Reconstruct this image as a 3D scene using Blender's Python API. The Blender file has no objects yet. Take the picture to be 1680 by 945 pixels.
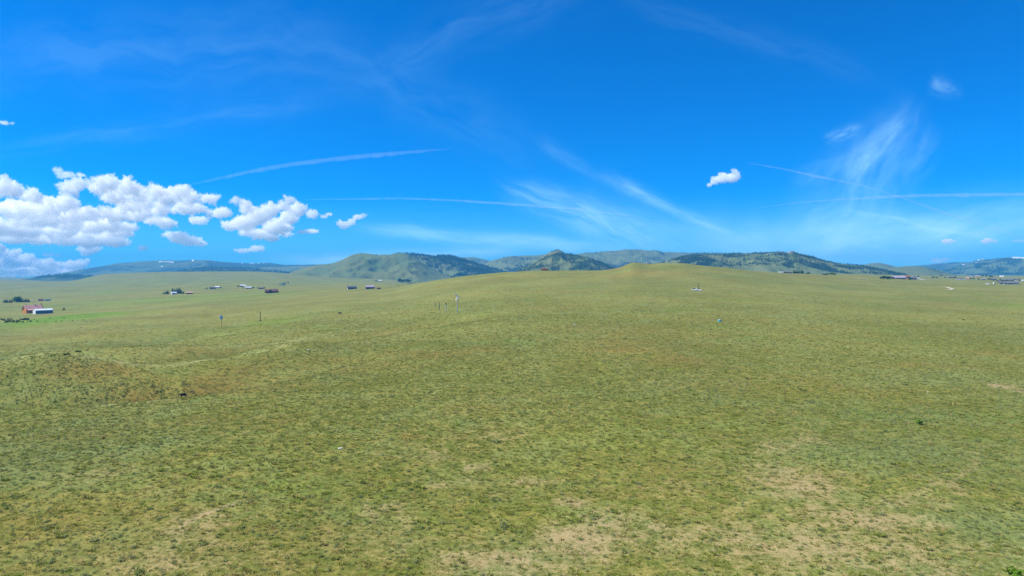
import bpy, bmesh, math, random
import numpy as np
from mathutils import Vector, Matrix, Quaternion

random.seed(7)
rng = np.random.default_rng(11)
scene = bpy.context.scene
COL = scene.collection

# ---------------------------------------------------------------- camera
F = 1100.0                 # focal length in photo pixels (photo is 1680 wide)
CX, CY = 840.0, 472.5
HZ = 448.0                 # row of the true horizon
CAM_H = 30.0
PITCH = math.atan((CY - HZ) / F)
cam_d = bpy.data.cameras.new("camera")
cam_d.sensor_width = 36.0
cam_d.lens = 36.0 * F / 1680.0
cam_d.clip_start = 0.5
cam_d.clip_end = 60000.0
cam = bpy.data.objects.new("camera", cam_d)
COL.objects.link(cam)
cam.location = (0, 0, CAM_H)
cam.rotation_euler = (math.radians(90) - PITCH, 0, 0)
scene.camera = cam

# ---------------------------------------------------------------- light
SUN_EL, SUN_AZ = math.radians(50), math.radians(-90)   # azimuth from +Y, negative = left
SUN_DIR = Vector((math.sin(SUN_AZ) * math.cos(SUN_EL), math.cos(SUN_AZ) * math.cos(SUN_EL), math.sin(SUN_EL)))
sun_d = bpy.data.lights.new("sun", 'SUN')
sun_d.energy = 4.4
sun_d.angle = math.radians(0.53)
sun_d.color = (1.0, 0.955, 0.88)
sun = bpy.data.objects.new("sun", sun_d)
COL.objects.link(sun)
sun.rotation_euler = SUN_DIR.to_track_quat('Z', 'Y').to_euler()
sun.location = (-200, 100, 300)

scene.view_settings.view_transform = 'Standard'
scene.view_settings.look = 'None'
scene.view_settings.exposure = 0.92
scene.view_settings.gamma = 1.0
scene.cycles.max_bounces = 30
scene.cycles.diffuse_bounces = 3
scene.cycles.volume_bounces = 26
scene.cycles.transparent_max_bounces = 24
scene.cycles.use_denoising = True
scene.cycles.denoiser = 'OPENIMAGEDENOISE'
scene.cycles.denoising_prefilter = 'NONE'
scene.cycles.caustics_reflective = False
scene.cycles.caustics_refractive = False


class NT:
    """small helper round a node tree"""
    def __init__(self, tree):
        self.t = tree
        tree.nodes.clear()

    def n(self, typ, **kw):
        nd = self.t.nodes.new(typ)
        for k, v in kw.items():
            setattr(nd, k, v)
        return nd

    def put(self, sock, v):
        if v is None:
            return
        if isinstance(v, bpy.types.NodeSocket):
            self.t.links.new(v, sock)
        else:
            if hasattr(sock.default_value, '__len__') and not hasattr(v, '__len__'):
                v = (v,) * len(sock.default_value)
            if hasattr(sock.default_value, '__len__') and len(sock.default_value) == 4 and len(v) == 3:
                v = (*v, 1.0)
            sock.default_value = v

    def math(self, op, a, b=None, c=None, clamp=False):
        nd = self.n('ShaderNodeMath', operation=op, use_clamp=clamp)
        for i, v in enumerate((a, b, c)):
            self.put(nd.inputs[i], v)
        return nd.outputs[0]

    def vmath(self, op, a, b=None):
        nd = self.n('ShaderNodeVectorMath', operation=op)
        self.put(nd.inputs[0], a)
        self.put(nd.inputs[1], b)
        return nd.outputs[1] if op in ('DOT_PRODUCT', 'LENGTH') else nd.outputs[0]

    def mix(self, fac, a, b, blend='MIX'):
        nd = self.n('ShaderNodeMix', data_type='RGBA', blend_type=blend)
        self.put(nd.inputs[0], fac)
        self.put(nd.inputs[6], a)
        self.put(nd.inputs[7], b)
        return nd.outputs[2]

    def noise(self, vec, scale, detail=3.0, rough=0.55, dist=0.0):
        nd = self.n('ShaderNodeTexNoise')
        self.put(nd.inputs['Vector'], vec)
        nd.inputs['Scale'].default_value = scale
        nd.inputs['Detail'].default_value = detail
        nd.inputs['Roughness'].default_value = rough
        nd.inputs['Distortion'].default_value = dist
        return nd.outputs[0]

    def ramp(self, v, lo, hi, a=0.0, b=1.0, smooth=True):
        nd = self.n('ShaderNodeMapRange', interpolation_type='SMOOTHSTEP' if smooth else 'LINEAR')
        self.put(nd.inputs[0], v)
        nd.inputs[1].default_value = lo
        nd.inputs[2].default_value = hi
        nd.inputs[3].default_value = a
        nd.inputs[4].default_value = b
        return nd.outputs[0]

    def attr(self, name, kind='GEOMETRY'):
        nd = self.n('ShaderNodeAttribute', attribute_name=name, attribute_type=kind)
        return nd.outputs['Fac']

    def combine(self, x, y, z):
        nd = self.n('ShaderNodeCombineXYZ')
        for i, v in enumerate((x, y, z)):
            self.put(nd.inputs[i], v)
        return nd.outputs[0]

    def scale_vec(self, vec, s):
        return self.vmath('MULTIPLY', vec, s)


# ---------------------------------------------------------------- sky
world = bpy.data.worlds.new("World")
scene.world = world
world.use_nodes = True
w = NT(world.node_tree)
sky = w.n('ShaderNodeTexSky', sky_type='NISHITA', sun_disc=False)
sky.sun_elevation = SUN_EL
sky.sun_rotation = SUN_AZ
sky.altitude = 1900.0
sky.air_density = 1.0
sky.dust_density = 0.25
sky.ozone_density = 5.0
SKY_TINT = (0.0, 0.475, 0.92)
col = w.mix(1.0, sky.outputs[0], SKY_TINT, 'MULTIPLY')
# thin high cirrus: streaks laid out over the dome by direction (gnomonic about +Y) plus a faint veil everywhere
tc = w.n('ShaderNodeTexCoord')
dirv = w.vmath('NORMALIZE', tc.outputs['Generated'])
sep = w.n('ShaderNodeSeparateXYZ')
w.put(sep.inputs[0], dirv)
dx, dy, dz = sep.outputs
yy = w.math('MAXIMUM', dy, 0.08)
gx = w.math('DIVIDE', dx, yy)
gz = w.math('DIVIDE', dz, yy)
front = w.ramp(dy, 0.08, 0.3)


def cirrus(p0, p1, w0, w1, amount, stretch=9.0, seed=0.0, fine=1.0, lo=0.34, hi=0.72):
    """one feathery streak from p0 to p1 (photo pixels), half widths w0 and w1 (pixels)"""
    ax, az_ = (p0[0] - CX) / F, (HZ - p0[1]) / F
    bx, bz = (p1[0] - CX) / F, (HZ - p1[1]) / F
    L = math.hypot(bx - ax, bz - az_)
    c, s = (bx - ax) / L, (bz - az_) / L
    rx = w.math('SUBTRACT', gx, ax)
    rz = w.math('SUBTRACT', gz, az_)
    al = w.math('ADD', w.math('MULTIPLY', rx, c), w.math('MULTIPLY', rz, s))
    ac = w.math('SUBTRACT', w.math('MULTIPLY', rz, c), w.math('MULTIPLY', rx, s))
    t = w.math('DIVIDE', al, L)
    wob = w.math('MULTIPLY', w.math('SUBTRACT', w.noise(w.combine(w.math('MULTIPLY', al, 9.0), seed, 0.0), 1.0, 2.0), 0.5), (w0 + w1) / F * 0.8)
    ac2 = w.math('ADD', ac, wob)
    half = w.math('ADD', w.math('MULTIPLY', w.math('MAXIMUM', w.math('MINIMUM', t, 1.0), 0.0), (w1 - w0) / F), w0 / F)
    q = w.math('DIVIDE', ac2, half)
    g = w.math('EXPONENT', w.math('MULTIPLY', w.math('MULTIPLY', q, q), -1.0))
    win = w.math('MULTIPLY', w.ramp(t, -0.08, 0.25), w.ramp(t, 1.12, 0.7))
    nz = w.noise(w.combine(w.math('MULTIPLY', al, 12.0 * fine), w.math('MULTIPLY', ac2, 12.0 * fine * stretch), seed), 1.0, 6.0, 0.60, 0.3)
    nz = w.ramp(nz, lo - 0.10, hi + 0.08)
    v = w.math('MULTIPLY', w.math('MULTIPLY', g, win), nz)
    return w.math('MULTIPLY', w.math('MULTIPLY', v, front), amount)


streaks = [
    cirrus((815, 300), (1085, 415), 14, 42, 0.42, 6, 1.3),
    cirrus((870, 300), (1130, 425), 10, 26, 0.22, 8, 4.1),
    cirrus((985, 288), (1215, 392), 13, 4, 0.46, 5, 2.2),
    cirrus((880, 230), (1010, 310), 12, 10, 0.12, 4, 9.2),
    cirrus((590, 374), (1010, 412), 9, 12, 0.50, 8, 3.3, 1.0, 0.2, 0.6),
    cirrus((440, 428), (860, 414), 9, 9, 0.62, 9, 5.7, 1.0, 0.2, 0.6),
    cirrus((1500, 172), (1325, 405), 26, 64, 0.32, 3, 6.1, 1.3, .24, .78),
    cirrus((1440, 250), (1300, 300), 16, 20, 0.18, 3, 28.1, 1.6),
    cirrus((1480, 190), (1380, 310), 16, 14, 0.25, 4, 26.1),
    cirrus((1100, 400), (1700, 400), 36, 44, 0.40, 3, 27.3, .7, .1, .8),
    cirrus((1530, 210), (1420, 390), 20, 36, 0.16, 3, 29.3, 1.3),
    cirrus((880, 330), (1300, 430), 26, 40, 0.20, 5, 30.3, .8, .2, .75),
    cirrus((1350, 232), (1410, 205), 10, 8, 0.30, 3, 7.9, 2.5),
    cirrus((1520, 136), (1572, 158), 14, 10, 0.22, 2, 8.8, 3.0),
    cirrus((1380, 346), (1620, 388), 9, 10, 0.34, 8, 10.4),
    cirrus((1200, 425), (1800, 345), 34, 40, 0.42, 4, 11.9, 0.8, 0.2, 0.75),
    cirrus((-60, 110), (560, 60), 45, 70, 0.08, 4, 12.5, 0.6),
    cirrus((430, 50), (900, 260), 48, 32, 0.075, 4, 13.5, 0.6),
    cirrus((-40, 258), (560, 158), 10, 22, 0.08, 6, 14.7, 0.8),
    cirrus((580, 130), (1010, -60), 26, 44, 0.065, 5, 15.7, 0.7),
    cirrus((1010, 0), (1440, 130), 16, 22, 0.05, 6, 16.7, 0.8),
]
veil = w.noise(w.combine(w.math('MULTIPLY', dx, 3.0), w.math('MULTIPLY', dy, 3.0), w.math('MULTIPLY', dz, 9.0)), 1.3, 5.0, 0.6, 0.6)
veil = w.math('MULTIPLY', w.ramp(veil, 0.45, 0.8), 0.02)
low = w.ramp(dz, 0.12, 0.0, 0.0, 0.22)       # whitening of the air low over the horizon, all round
col = w.mix(veil, col, (0.6, 4.6, 7.2))
tot = low
for s_ in streaks:
    tot = w.math('ADD', tot, s_)
tot = w.math('MINIMUM', tot, 0.85)
CIRRUS = (3.3, 5.9, 7.3)
col = w.mix(tot, col, CIRRUS)
bg = w.n('ShaderNodeBackground')
w.put(bg.inputs[0], col)
bg.inputs[1].default_value = 0.1
out = w.n('ShaderNodeOutputWorld')
w.t.links.new(bg.outputs[0], out.inputs[0])


# ---------------------------------------------------------------- numpy helpers
def _hash(ix, iy, seed):
    h = (ix.astype(np.int64) * 374761393 + iy.astype(np.int64) * 668265263 + seed * 1442695041) & 0xffffffff
    h = ((h ^ (h >> 13)) * 1274126177) & 0xffffffff
    h = (h ^ (h >> 16)) & 0xffffffff
    return h


def pnoise(x, y, seed=0):
    x = np.asarray(x, float)
    y = np.asarray(y, float)
    x0, y0 = np.floor(x), np.floor(y)
    fx, fy = x - x0, y - y0
    u = fx * fx * fx * (fx * (fx * 6 - 15) + 10)
    v = fy * fy * fy * (fy * (fy * 6 - 15) + 10)

    def g(ox, oy):
        a = _hash(x0 + ox, y0 + oy, seed) / 4294967296.0 * 2 * np.pi
        return np.cos(a) * (fx - ox) + np.sin(a) * (fy - oy)
    return 1.5 * ((g(0, 0) * (1 - u) + g(1, 0) * u) * (1 - v) + (g(0, 1) * (1 - u) + g(1, 1) * u) * v)


def fbm(x, y, octaves=4, seed=0, gain=0.5, lac=2.03):
    s, a, f = 0.0, 1.0, 1.0
    for k in range(octaves):
        s = s + a * pnoise(x * f + 17.3 * k, y * f - 9.1 * k, seed + k)
        a *= gain
        f *= lac
    return s


def sstep(a, b, x):
    t = np.clip((x - a) / (b - a), 0, 1)
    return t * t * (3 - 2 * t)


def pchip(xs, ys, xq):
    xs, ys = np.asarray(xs, float), np.asarray(ys, float)
    h = np.diff(xs)
    d = np.diff(ys) / h
    m = np.zeros_like(ys)
    for i in range(1, len(xs) - 1):
        if d[i - 1] * d[i] > 0:
            w1, w2 = 2 * h[i] + h[i - 1], h[i] + 2 * h[i - 1]
            m[i] = (w1 + w2) / (w1 / d[i - 1] + w2 / d[i])
    m[0], m[-1] = d[0], d[-1]
    xq = np.clip(xq, xs[0], xs[-1])
    i = np.clip(np.searchsorted(xs, xq, side='right') - 1, 0, len(xs) - 2)
    t = (xq - xs[i]) / h[i]
    return ((1 + 2 * t) * (1 - t) ** 2 * ys[i] + t * (1 - t) ** 2 * h[i] * m[i]
            + t * t * (3 - 2 * t) * ys[i + 1] + t * t * (t - 1) * h[i] * m[i + 1])


def zr(row, depth):
    return CAM_H - (row - HZ) / F * depth


# ---------------------------------------------------------------- terrain heights
# survey of the land: columns are bearings (as photo column), rows are depths in metres; numbers are ground heights in metres
DEP = [0, 100, 160, 250, 400, 650, 900, 1200, 1600, 2300, 3200, 4500]
LAND = {
    -260: [0, 0, -1, -6, -11.5, -18, -23, -23.5, -24, -18, -14, -16],
    0:    [0, 0, -1, -6, -11.5, -18, -23, -23.5, -24, -16, -12, -14],
    100:  [0, 0, -1, -5, -10, -15.5, -20.7, -20.2, -19.5, -13, -13, -22],
    180:  [0, 0, -1, -4, -7.8, -13, -16.6, -15.8, -13.6, -1.4, 24, -5],
    280:  [0, 0, -.7, -2.7, -6.4, -9.6, -10.9, -10.4, -7.8, 7, 34, 10],
    430:  [0, 0, -.3, -1.1, -3.5, -4.9, -6, -4.9, -2, 9, 33, 12],
    520:  [0, 0, 0, 0, -.9, -.7, -.3, -.5, -.5, 5, 17, 4],
    580:  [0, 0, 0, .2, .5, 1.6, 3, 2.7, 1.8, 2.8, 6.7, 0],
    640:  [0, 0, .2, .6, 1.6, 4, 6.3, 7, 3.0, -1.4, .9, 0],
    700:  [0, 0, .4, 1.4, 3.8, 9.3, 17.5, 13, -3, -12, -10, -5],
    760:  [0, 0, .5, 2, 5.6, 14, 25.6, 20, 0, -14, -10, -5],
    830:  [0, 0, .6, 2.4, 7.8, 18.8, 31.2, 25, 3, -12, -8, -5],
    900:  [0, 0, .7, 2.8, 8.5, 20, 33.2, 26, 4, -10, -8, -5],
    980:  [0, 0, .7, 3, 8.7, 20.4, 33.4, 26, 4, -10, -8, -5],
    1016: [0, 0, .7, 3, 8.9, 21, 37.5, 28, 5, -10, -5, 0],
    1041: [0, 0, .7, 3, 9, 22, 44.3, 32, 8, -8, -5, 0],
    1064: [0, 0, .7, 3, 9, 22, 42.3, 32, 8, -5, 0, 0],
    1088: [0, 0, .7, 3, 9, 22, 43.3, 32, 8, -2, 0, 0],
    1112: [0, 0, .7, 3, 9, 22, 43.3, 34, 10, 0, 0, 0],
    1150: [0, 0, .7, 3, 9, 21.5, 40.2, 36, 14, 2, 5, 0],
    1200: [0, 0, .6, 2.8, 8.6, 20, 36, 34, 16, 6, 8, 5],
    1260: [0, 0, .5, 2.5, 8, 17.5, 30, 31.5, 20, 12, 14, 10],
    1310: [0, 0, .4, 2.2, 7.2, 15.5, 25.5, 29.5, 24, 18, 22, 15],
    1400: [0, 0, .3, 1.8, 6.2, 12.5, 20, 26, 25.5, 24, 20, 15],
    1450: [0, 0, .2, 1.6, 5.6, 11.5, 17.5, 22, 22.7, 21, 18, 15],
    1560: [0, 0, .2, 1.4, 4.6, 9.5, 13.6, 15.8, 17, 17.5, 17, 15],
    1680: [0, 0, .1, 1.0, 3.8, 7.4, 12, 14.7, 15.5, 15.4, 15.5, 13],
    1950: [0, 0, .1, .8, 3.2, 7, 11, 14, 15, 15, 15, 12],
}
UCOL = np.array(sorted(LAND))
SD = np.linspace(0, 1, 260)                      # sqrt-spaced depth axis
DEPQ = 4500 * SD ** 2.2
UQ = np.arange(UCOL[0], UCOL[-1] + 1, 4.0)
_t1 = np.stack([pchip(np.log1p(np.array(DEP) / 60.0), LAND[u], np.log1p(DEPQ / 60.0)) for u in UCOL])
TAB = np.stack([pchip(UCOL, _t1[:, j], UQ) for j in range(len(DEPQ))], axis=1)

AZL = math.radians(44)


def polar(x, y):
    """bearing column and depth of a ground point, held constant beyond the sector in view"""
    az = np.arctan2(x, y)
    d = np.hypot(x, y)
    ac = np.clip(az, -AZL, AZL)
    return CX + F * np.tan(ac), d * np.cos(ac), az, d


def survey(x, y):
    u, dep, az, d = polar(x, y)
    iu = np.clip((u - UQ[0]) / 4.0, 0, len(UQ) - 1.001)
    sj = np.clip((np.clip(dep, 0, 4499) / 4500.0) ** (1 / 2.2) * (len(SD) - 1), 0, len(SD) - 1.001)
    i, j = iu.astype(int), sj.astype(int)
    a, b = iu - i, sj - j
    z = (TAB[i, j] * (1 - a) + TAB[i + 1, j] * a) * (1 - b) + (TAB[i, j + 1] * (1 - a) + TAB[i + 1, j + 1] * a) * b
    # behind the viewpoint both sides meet on an even plain
    k = sstep(math.radians(60), math.radians(150), np.abs(az))
    return z * (1 - k) + 2.0 * k


def w_at(u, dep):
    return np.array([(u - CX) / F * dep, dep])


GUL = [
    # (points (column, depth), depths, half widths)
    ([(-260, 176), (0, 175), (100, 174), (180, 176), (250, 181), (300, 184), (360, 192), (430, 206), (520, 232), (600, 262), (680, 292)],
     [6.0, 6.0, 6.2, 5.8, 5.0, 4.4, 3.6, 2.8, 1.8, 1.0, 0.0], [15, 15, 15, 15, 15, 14, 13, 14, 16, 18, 18]),
    ([(-260, 226), (0, 230), (60, 240), (130, 246), (220, 236), (290, 252), (380, 275), (480, 300), (600, 330), (720, 360), (820, 380)],
     [4.5, 4.6, 5.0, 5.2, 4.6, 4.2, 3.6, 3.0, 2.2, 1.2, 0.0], [16, 16, 16, 16, 14, 14, 15, 16, 18, 20, 20]),
    ([(-100, 300), (40, 318), (110, 330), (170, 345), (260, 372), (380, 420), (500, 470)],
     [2.6, 2.8, 3.0, 2.6, 2.0, 1.2, 0.0], [13, 13, 12, 13, 16, 20, 20]),
    ([(0, 560), (120, 560), (240, 590), (380, 640), (520, 720)],
     [3, 3, 2.6, 2, 0], [40, 40, 40, 40, 40]),
]
MND = [  # swelling ground: column, depth, height, radius across, radius along the line of sight
    (95, 207, 4.6, 24, 14), (20, 206, 3.2, 20, 13), (160, 210, 2.6, 20, 12), (330, 228, 1.8, 24, 13), (500, 262, 2.2, 34, 15), (440, 250, 1.5, 30, 14), (560, 270, 1.0, 30, 16), (250, 215, 0.6, 16, 10),
    (640, 330, 0.9, 60, 22), (330, 470, 1.6, 60, 26), (150, 700, 3.0, 70, 40),
]


def seg_feature(x, y, pts, val, wid):
    best = np.full(np.shape(x), 1e9)
    v = np.zeros(np.shape(x))
    hw = np.ones(np.shape(x))
    for k in range(len(pts) - 1):
        a, b = w_at(*pts[k]), w_at(*pts[k + 1])
        ab = b - a
        t = np.clip(((x - a[0]) * ab[0] + (y - a[1]) * ab[1]) / (ab @ ab), 0, 1)
        dd = np.hypot(x - a[0] - t * ab[0], y - a[1] - t * ab[1])
        m = dd < best
        best = np.where(m, dd, best)
        v = np.where(m, val[k] + t * (val[k + 1] - val[k]), v)
        hw = np.where(m, wid[k] + t * (wid[k + 1] - wid[k]), hw)
    return v * np.exp(-(best / hw) ** 2 * 1.3), best


def height(x, y, rough=True):
    x = np.asarray(x, float)
    y = np.asarray(y, float)
    z = survey(x, y)
    d = np.hypot(x, y)
    wx = x + 5 * fbm(x / 45, y / 45, 2, 31)
    wy = y + 5 * fbm(x / 45, y / 45, 2, 47)
    near = (d < 900) & (y > 0)
    if np.any(near):
        xx, yy_ = wx[near] if wx.ndim else wx, wy[near] if wy.ndim else wy
        cut = np.zeros(np.shape(xx))
        for pts, val, wid in GUL:
            cut = np.maximum(cut, 1.5 * seg_feature(xx, yy_, pts, val, wid)[0])
        for u, dep, h, ra, rl in MND:
            p = w_at(u, dep)
            cut = cut - h * np.exp(-((xx - p[0]) / ra) ** 2 - ((yy_ - p[1]) / rl) ** 2)
        uu, dd_ = CX + F * xx / np.maximum(yy_, 1), np.hypot(xx, yy_)
        wl = sstep(700, 380, uu) * sstep(235, 330, dd_) * (1 - sstep(620, 880, dd_))
        cut = cut - wl * 3.2 * (fbm(xx / 130 + 3.1, yy_ / 62, 2, 41))
        if z.ndim:
            z = z.copy()
            z[near] -= cut
        else:
            z = z - cut
    if rough:
        amp = sstep(20, 90, d)
        z = z + amp * (0.45 * fbm(x / 70, y / 70, 3, 3) + 0.16 * fbm(x / 16, y / 16, 3, 5) + 0.05 * fbm(x / 3.5, y / 3.5, 2, 8))
        z = z + sstep(900, 2200, d) * 4.5 * fbm(x / 420, y / 420, 4, 9) * (1 - sstep(4500, 6000, d))
    return z


def ray(px, row):
    f = Vector((0, math.cos(PITCH), -math.sin(PITCH)))
    up = Vector((0, math.sin(PITCH), math.cos(PITCH)))
    v = f + Vector((1, 0, 0)) * ((px - CX) / F) + up * ((CY - row) / F)
    return v / v.y


def hit(px, row, dmax=3300):
    """where the sight line through a photo pixel first meets the ground"""
    r = ray(px, row)
    dep = np.geomspace(40, dmax, 1400)
    z = height(r.x * dep, dep)
    below = np.nonzero(CAM_H + r.z * dep <= z)[0]
    k = below[0] if len(below) else int(np.argmin(CAM_H + r.z * dep - z))
    dd = dep[k]
    if len(below) and k > 0:
        lo, hi = dep[k - 1], dep[k]
        for _ in range(18):
            m = (lo + hi) / 2
            if CAM_H + r.z * m <= float(height(np.array([r.x * m]), np.array([m]))[0]):
                hi = m
            else:
                lo = m
        dd = hi
    return Vector((r.x * dd, dd, float(height(np.array([r.x * dd]), np.array([dd]))[0])))


def gz_at(x, y):
    return float(height(np.array([x]), np.array([y]))[0])


def on(px, dep):
    x = (px - CX) / F * dep
    return Vector((x, dep, gz_at(x, dep)))


# ---------------------------------------------------------------- materials
MATS = {}


def mat(name, color, rough=0.85, var=0.12, scale=2.0, metallic=0.0, spec=0.3, bump=0.0):
    """plain painted / wooden / metal surface with worn, uneven colour"""
    if name in MATS:
        return MATS[name]
    m = bpy.data.materials.new(name)
    m.use_nodes = True
    t = NT(m.node_tree)
    tcn = t.n('ShaderNodeTexCoord')
    nz = t.noise(tcn.outputs['Object'], scale, 5.0, 0.6)
    f = t.ramp(nz, 0.3, 0.7, 1 - var, 1 + var)
    c = t.mix(1.0, color, t.combine(f, f, f), 'MULTIPLY')
    b = t.n('ShaderNodeBsdfPrincipled')
    t.put(b.inputs['Base Color'], c)
    b.inputs['Roughness'].default_value = rough
    b.inputs['Metallic'].default_value = metallic
    b.inputs['Specular IOR Level'].default_value = spec
    if bump:
        bn = t.n('ShaderNodeBump')
        bn.inputs['Strength'].default_value = bump
        bn.inputs['Distance'].default_value = 0.05
        t.put(bn.inputs['Height'], nz)
        t.t.links.new(bn.outputs[0], b.inputs['Normal'])
    o = t.n('ShaderNodeOutputMaterial')
    t.t.links.new(b.outputs[0], o.inputs[0])
    MATS[name] = m
    return m


def foliage_mat(name, ca, cb, cc=None, trans=0.25, up=0.0):
    """leaves: colour varies from plant to plant and within a plant; a little light passes through"""
    m = bpy.data.materials.new(name)
    m.use_nodes = True
    t = NT(m.node_tree)
    info = t.n('ShaderNodeObjectInfo')
    geo = t.n('ShaderNodeNewGeometry')
    tcn = t.n('ShaderNodeTexCoord')
    r = info.outputs['Random']
    c = t.mix(r, ca, cb)
    if cc:
        c = t.mix(t.ramp(t.math('FRACT', t.math('MULTIPLY', r, 7.31)), 0.45, 1.0), c, cc)
    isl = geo.outputs['Random Per Island']
    f = t.ramp(isl, 0, 1, 0.72, 1.3, False)
    c = t.mix(1.0, c, t.combine(f, f, f), 'MULTIPLY')
    d = t.n('ShaderNodeBsdfDiffuse')
    t.put(d.inputs[0], c)
    if up:
        # leaf clumps scatter light much like the turf they stand in: lean the shading normal upwards
        nn = t.vmath('NORMALIZE', t.vmath('ADD', geo.outputs['Normal'], (0.0, 0.0, up)))
        t.t.links.new(nn, d.inputs['Normal'])
    tr = t.n('ShaderNodeBsdfTranslucent')
    t.put(tr.inputs[0], c)
    mx = t.n('ShaderNodeMixShader')
    mx.inputs[0].default_value = trans
    t.t.links.new(d.outputs[0], mx.inputs[1])
    t.t.links.new(tr.outputs[0], mx.inputs[2])
    o = t.n('ShaderNodeOutputMaterial')
    t.t.links.new(mx.outputs[0], o.inputs[0])
    return m


# grass, sage, dry and soil colours used both by the ground and by the plants standing on it
C_GRASS = (0.1250, 0.1560, 0.0230)
C_SAGE = (0.1333, 0.1677, 0.0499)
C_DRY = (0.2494, 0.1978, 0.0473)
C_SOIL = (0.344, 0.2623, 0.129)
C_LUSH = (0.1060, 0.2050, 0.0100)
C_RUST = (0.2021, 0.1419, 0.0301)
C_TURF = (0.1460, 0.1600, 0.0310)


def ground_material():
    m = bpy.data.materials.new("grassland")
    m.use_nodes = True
    t = NT(m.node_tree)
    geo = t.n('ShaderNodeNewGeometry')
    pos = t.scale_vec(geo.outputs['Position'], (1.0, 1.0, 0.0))
    soil, dry, lush, sage, rim = (t.attr(a) for a in ('soil', 'dry', 'lush', 'sage', 'rim'))
    n_big = t.noise(pos, 0.012, 4, 0.55)
    n_mid = t.noise(pos, 0.07, 4, 0.6)
    n_m2 = t.noise(pos, 0.35, 4, 0.62)
    n_tuft = t.noise(pos, 1.5, 4, 0.65)
    n_fine = t.noise(pos, 5.0, 4, 0.7)
    c = t.mix(t.ramp(n_big, 0.35, 0.65), C_GRASS, C_TURF)
    # straw and litter showing between the plants
    c = t.mix(t.math('MULTIPLY', t.ramp(n_m2, 0.36, 0.66), 0.6), c, C_DRY)
    c = t.mix(t.math('MULTIPLY', t.ramp(n_mid, 0.42, 0.66), 0.55), c, C_SAGE)
    sg = t.math('MULTIPLY', sage, t.ramp(n_mid, 0.3, 0.6, 0.5, 1.0))
    c = t.mix(sg, c, C_SAGE)
    dr = t.math('MULTIPLY', dry, t.ramp(n_m2, 0.3, 0.6, 0.45, 1.0))
    c = t.mix(dr, c, C_RUST)
    lu = t.math('MULTIPLY', lush, t.ramp(n_m2, 0.25, 0.6, 0.6, 1.0))
    c = t.mix(lu, c, C_LUSH)
    # pale sward on bank edges; its colour also stands in for a lit rim
    c = t.mix(t.math('MULTIPLY', rim, t.ramp(n_m2, 0.25, 0.6, 0.4, 0.9)), c, (0.275, 0.285, 0.11))
    for nn, k in ((n_m2, 0.09), (n_mid, 0.09), (n_big, 0.09)):
        c = t.mix(1.0, c, t.ramp(nn, 0.34, 0.66, 1 - k, 1 + k), 'MULTIPLY')
    # plant tops and the litter between them
    c = t.mix(1.0, c, t.ramp(n_tuft, 0.32, 0.70, 0.74, 1.24), 'MULTIPLY')
    c = t.mix(1.0, c, t.ramp(n_fine, 0.3, 0.72, 0.80, 1.22), 'MULTIPLY')
    # bare earth
    so = t.math('ADD', soil, t.math('MULTIPLY', t.math('SUBTRACT', n_tuft, 0.5), 1.1))
    so = t.math('ADD', so, t.math('MULTIPLY', t.math('SUBTRACT', n_m2, 0.5), 0.8))
    so = t.math('ADD', so, t.math('MULTIPLY', t.math('SUBTRACT', n_fine, 0.5), 0.9))
    so = t.ramp(so, 0.26, 0.84, 0.0, 0.90)
    earth = t.mix(1.0, t.mix(n_mid, C_SOIL, (0.315, 0.235, 0.122)), t.ramp(n_fine, 0.3, 0.7, 0.75, 1.2), 'MULTIPLY')
    c = t.mix(so, c, earth)
    b = t.n('ShaderNodeBsdfPrincipled')
    t.put(b.inputs['Base Color'], c)
    b.inputs['Roughness'].default_value = 0.95
    b.inputs['Specular IOR Level'].default_value = 0.1
    hgt = t.math('ADD', t.math('MULTIPLY', n_tuft, 0.7), t.math('MULTIPLY', n_fine, 0.16))
    bn = t.n('ShaderNodeBump')
    bn.inputs['Strength'].default_value = 0.5
    bn.inputs['Distance'].default_value = 0.4
    t.put(bn.inputs['Height'], hgt)
    t.t.links.new(bn.outputs[0], b.inputs['Normal'])
    o = t.n('ShaderNodeOutputMaterial')
    t.t.links.new(b.outputs[0], o.inputs[0])
    return m


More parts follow.
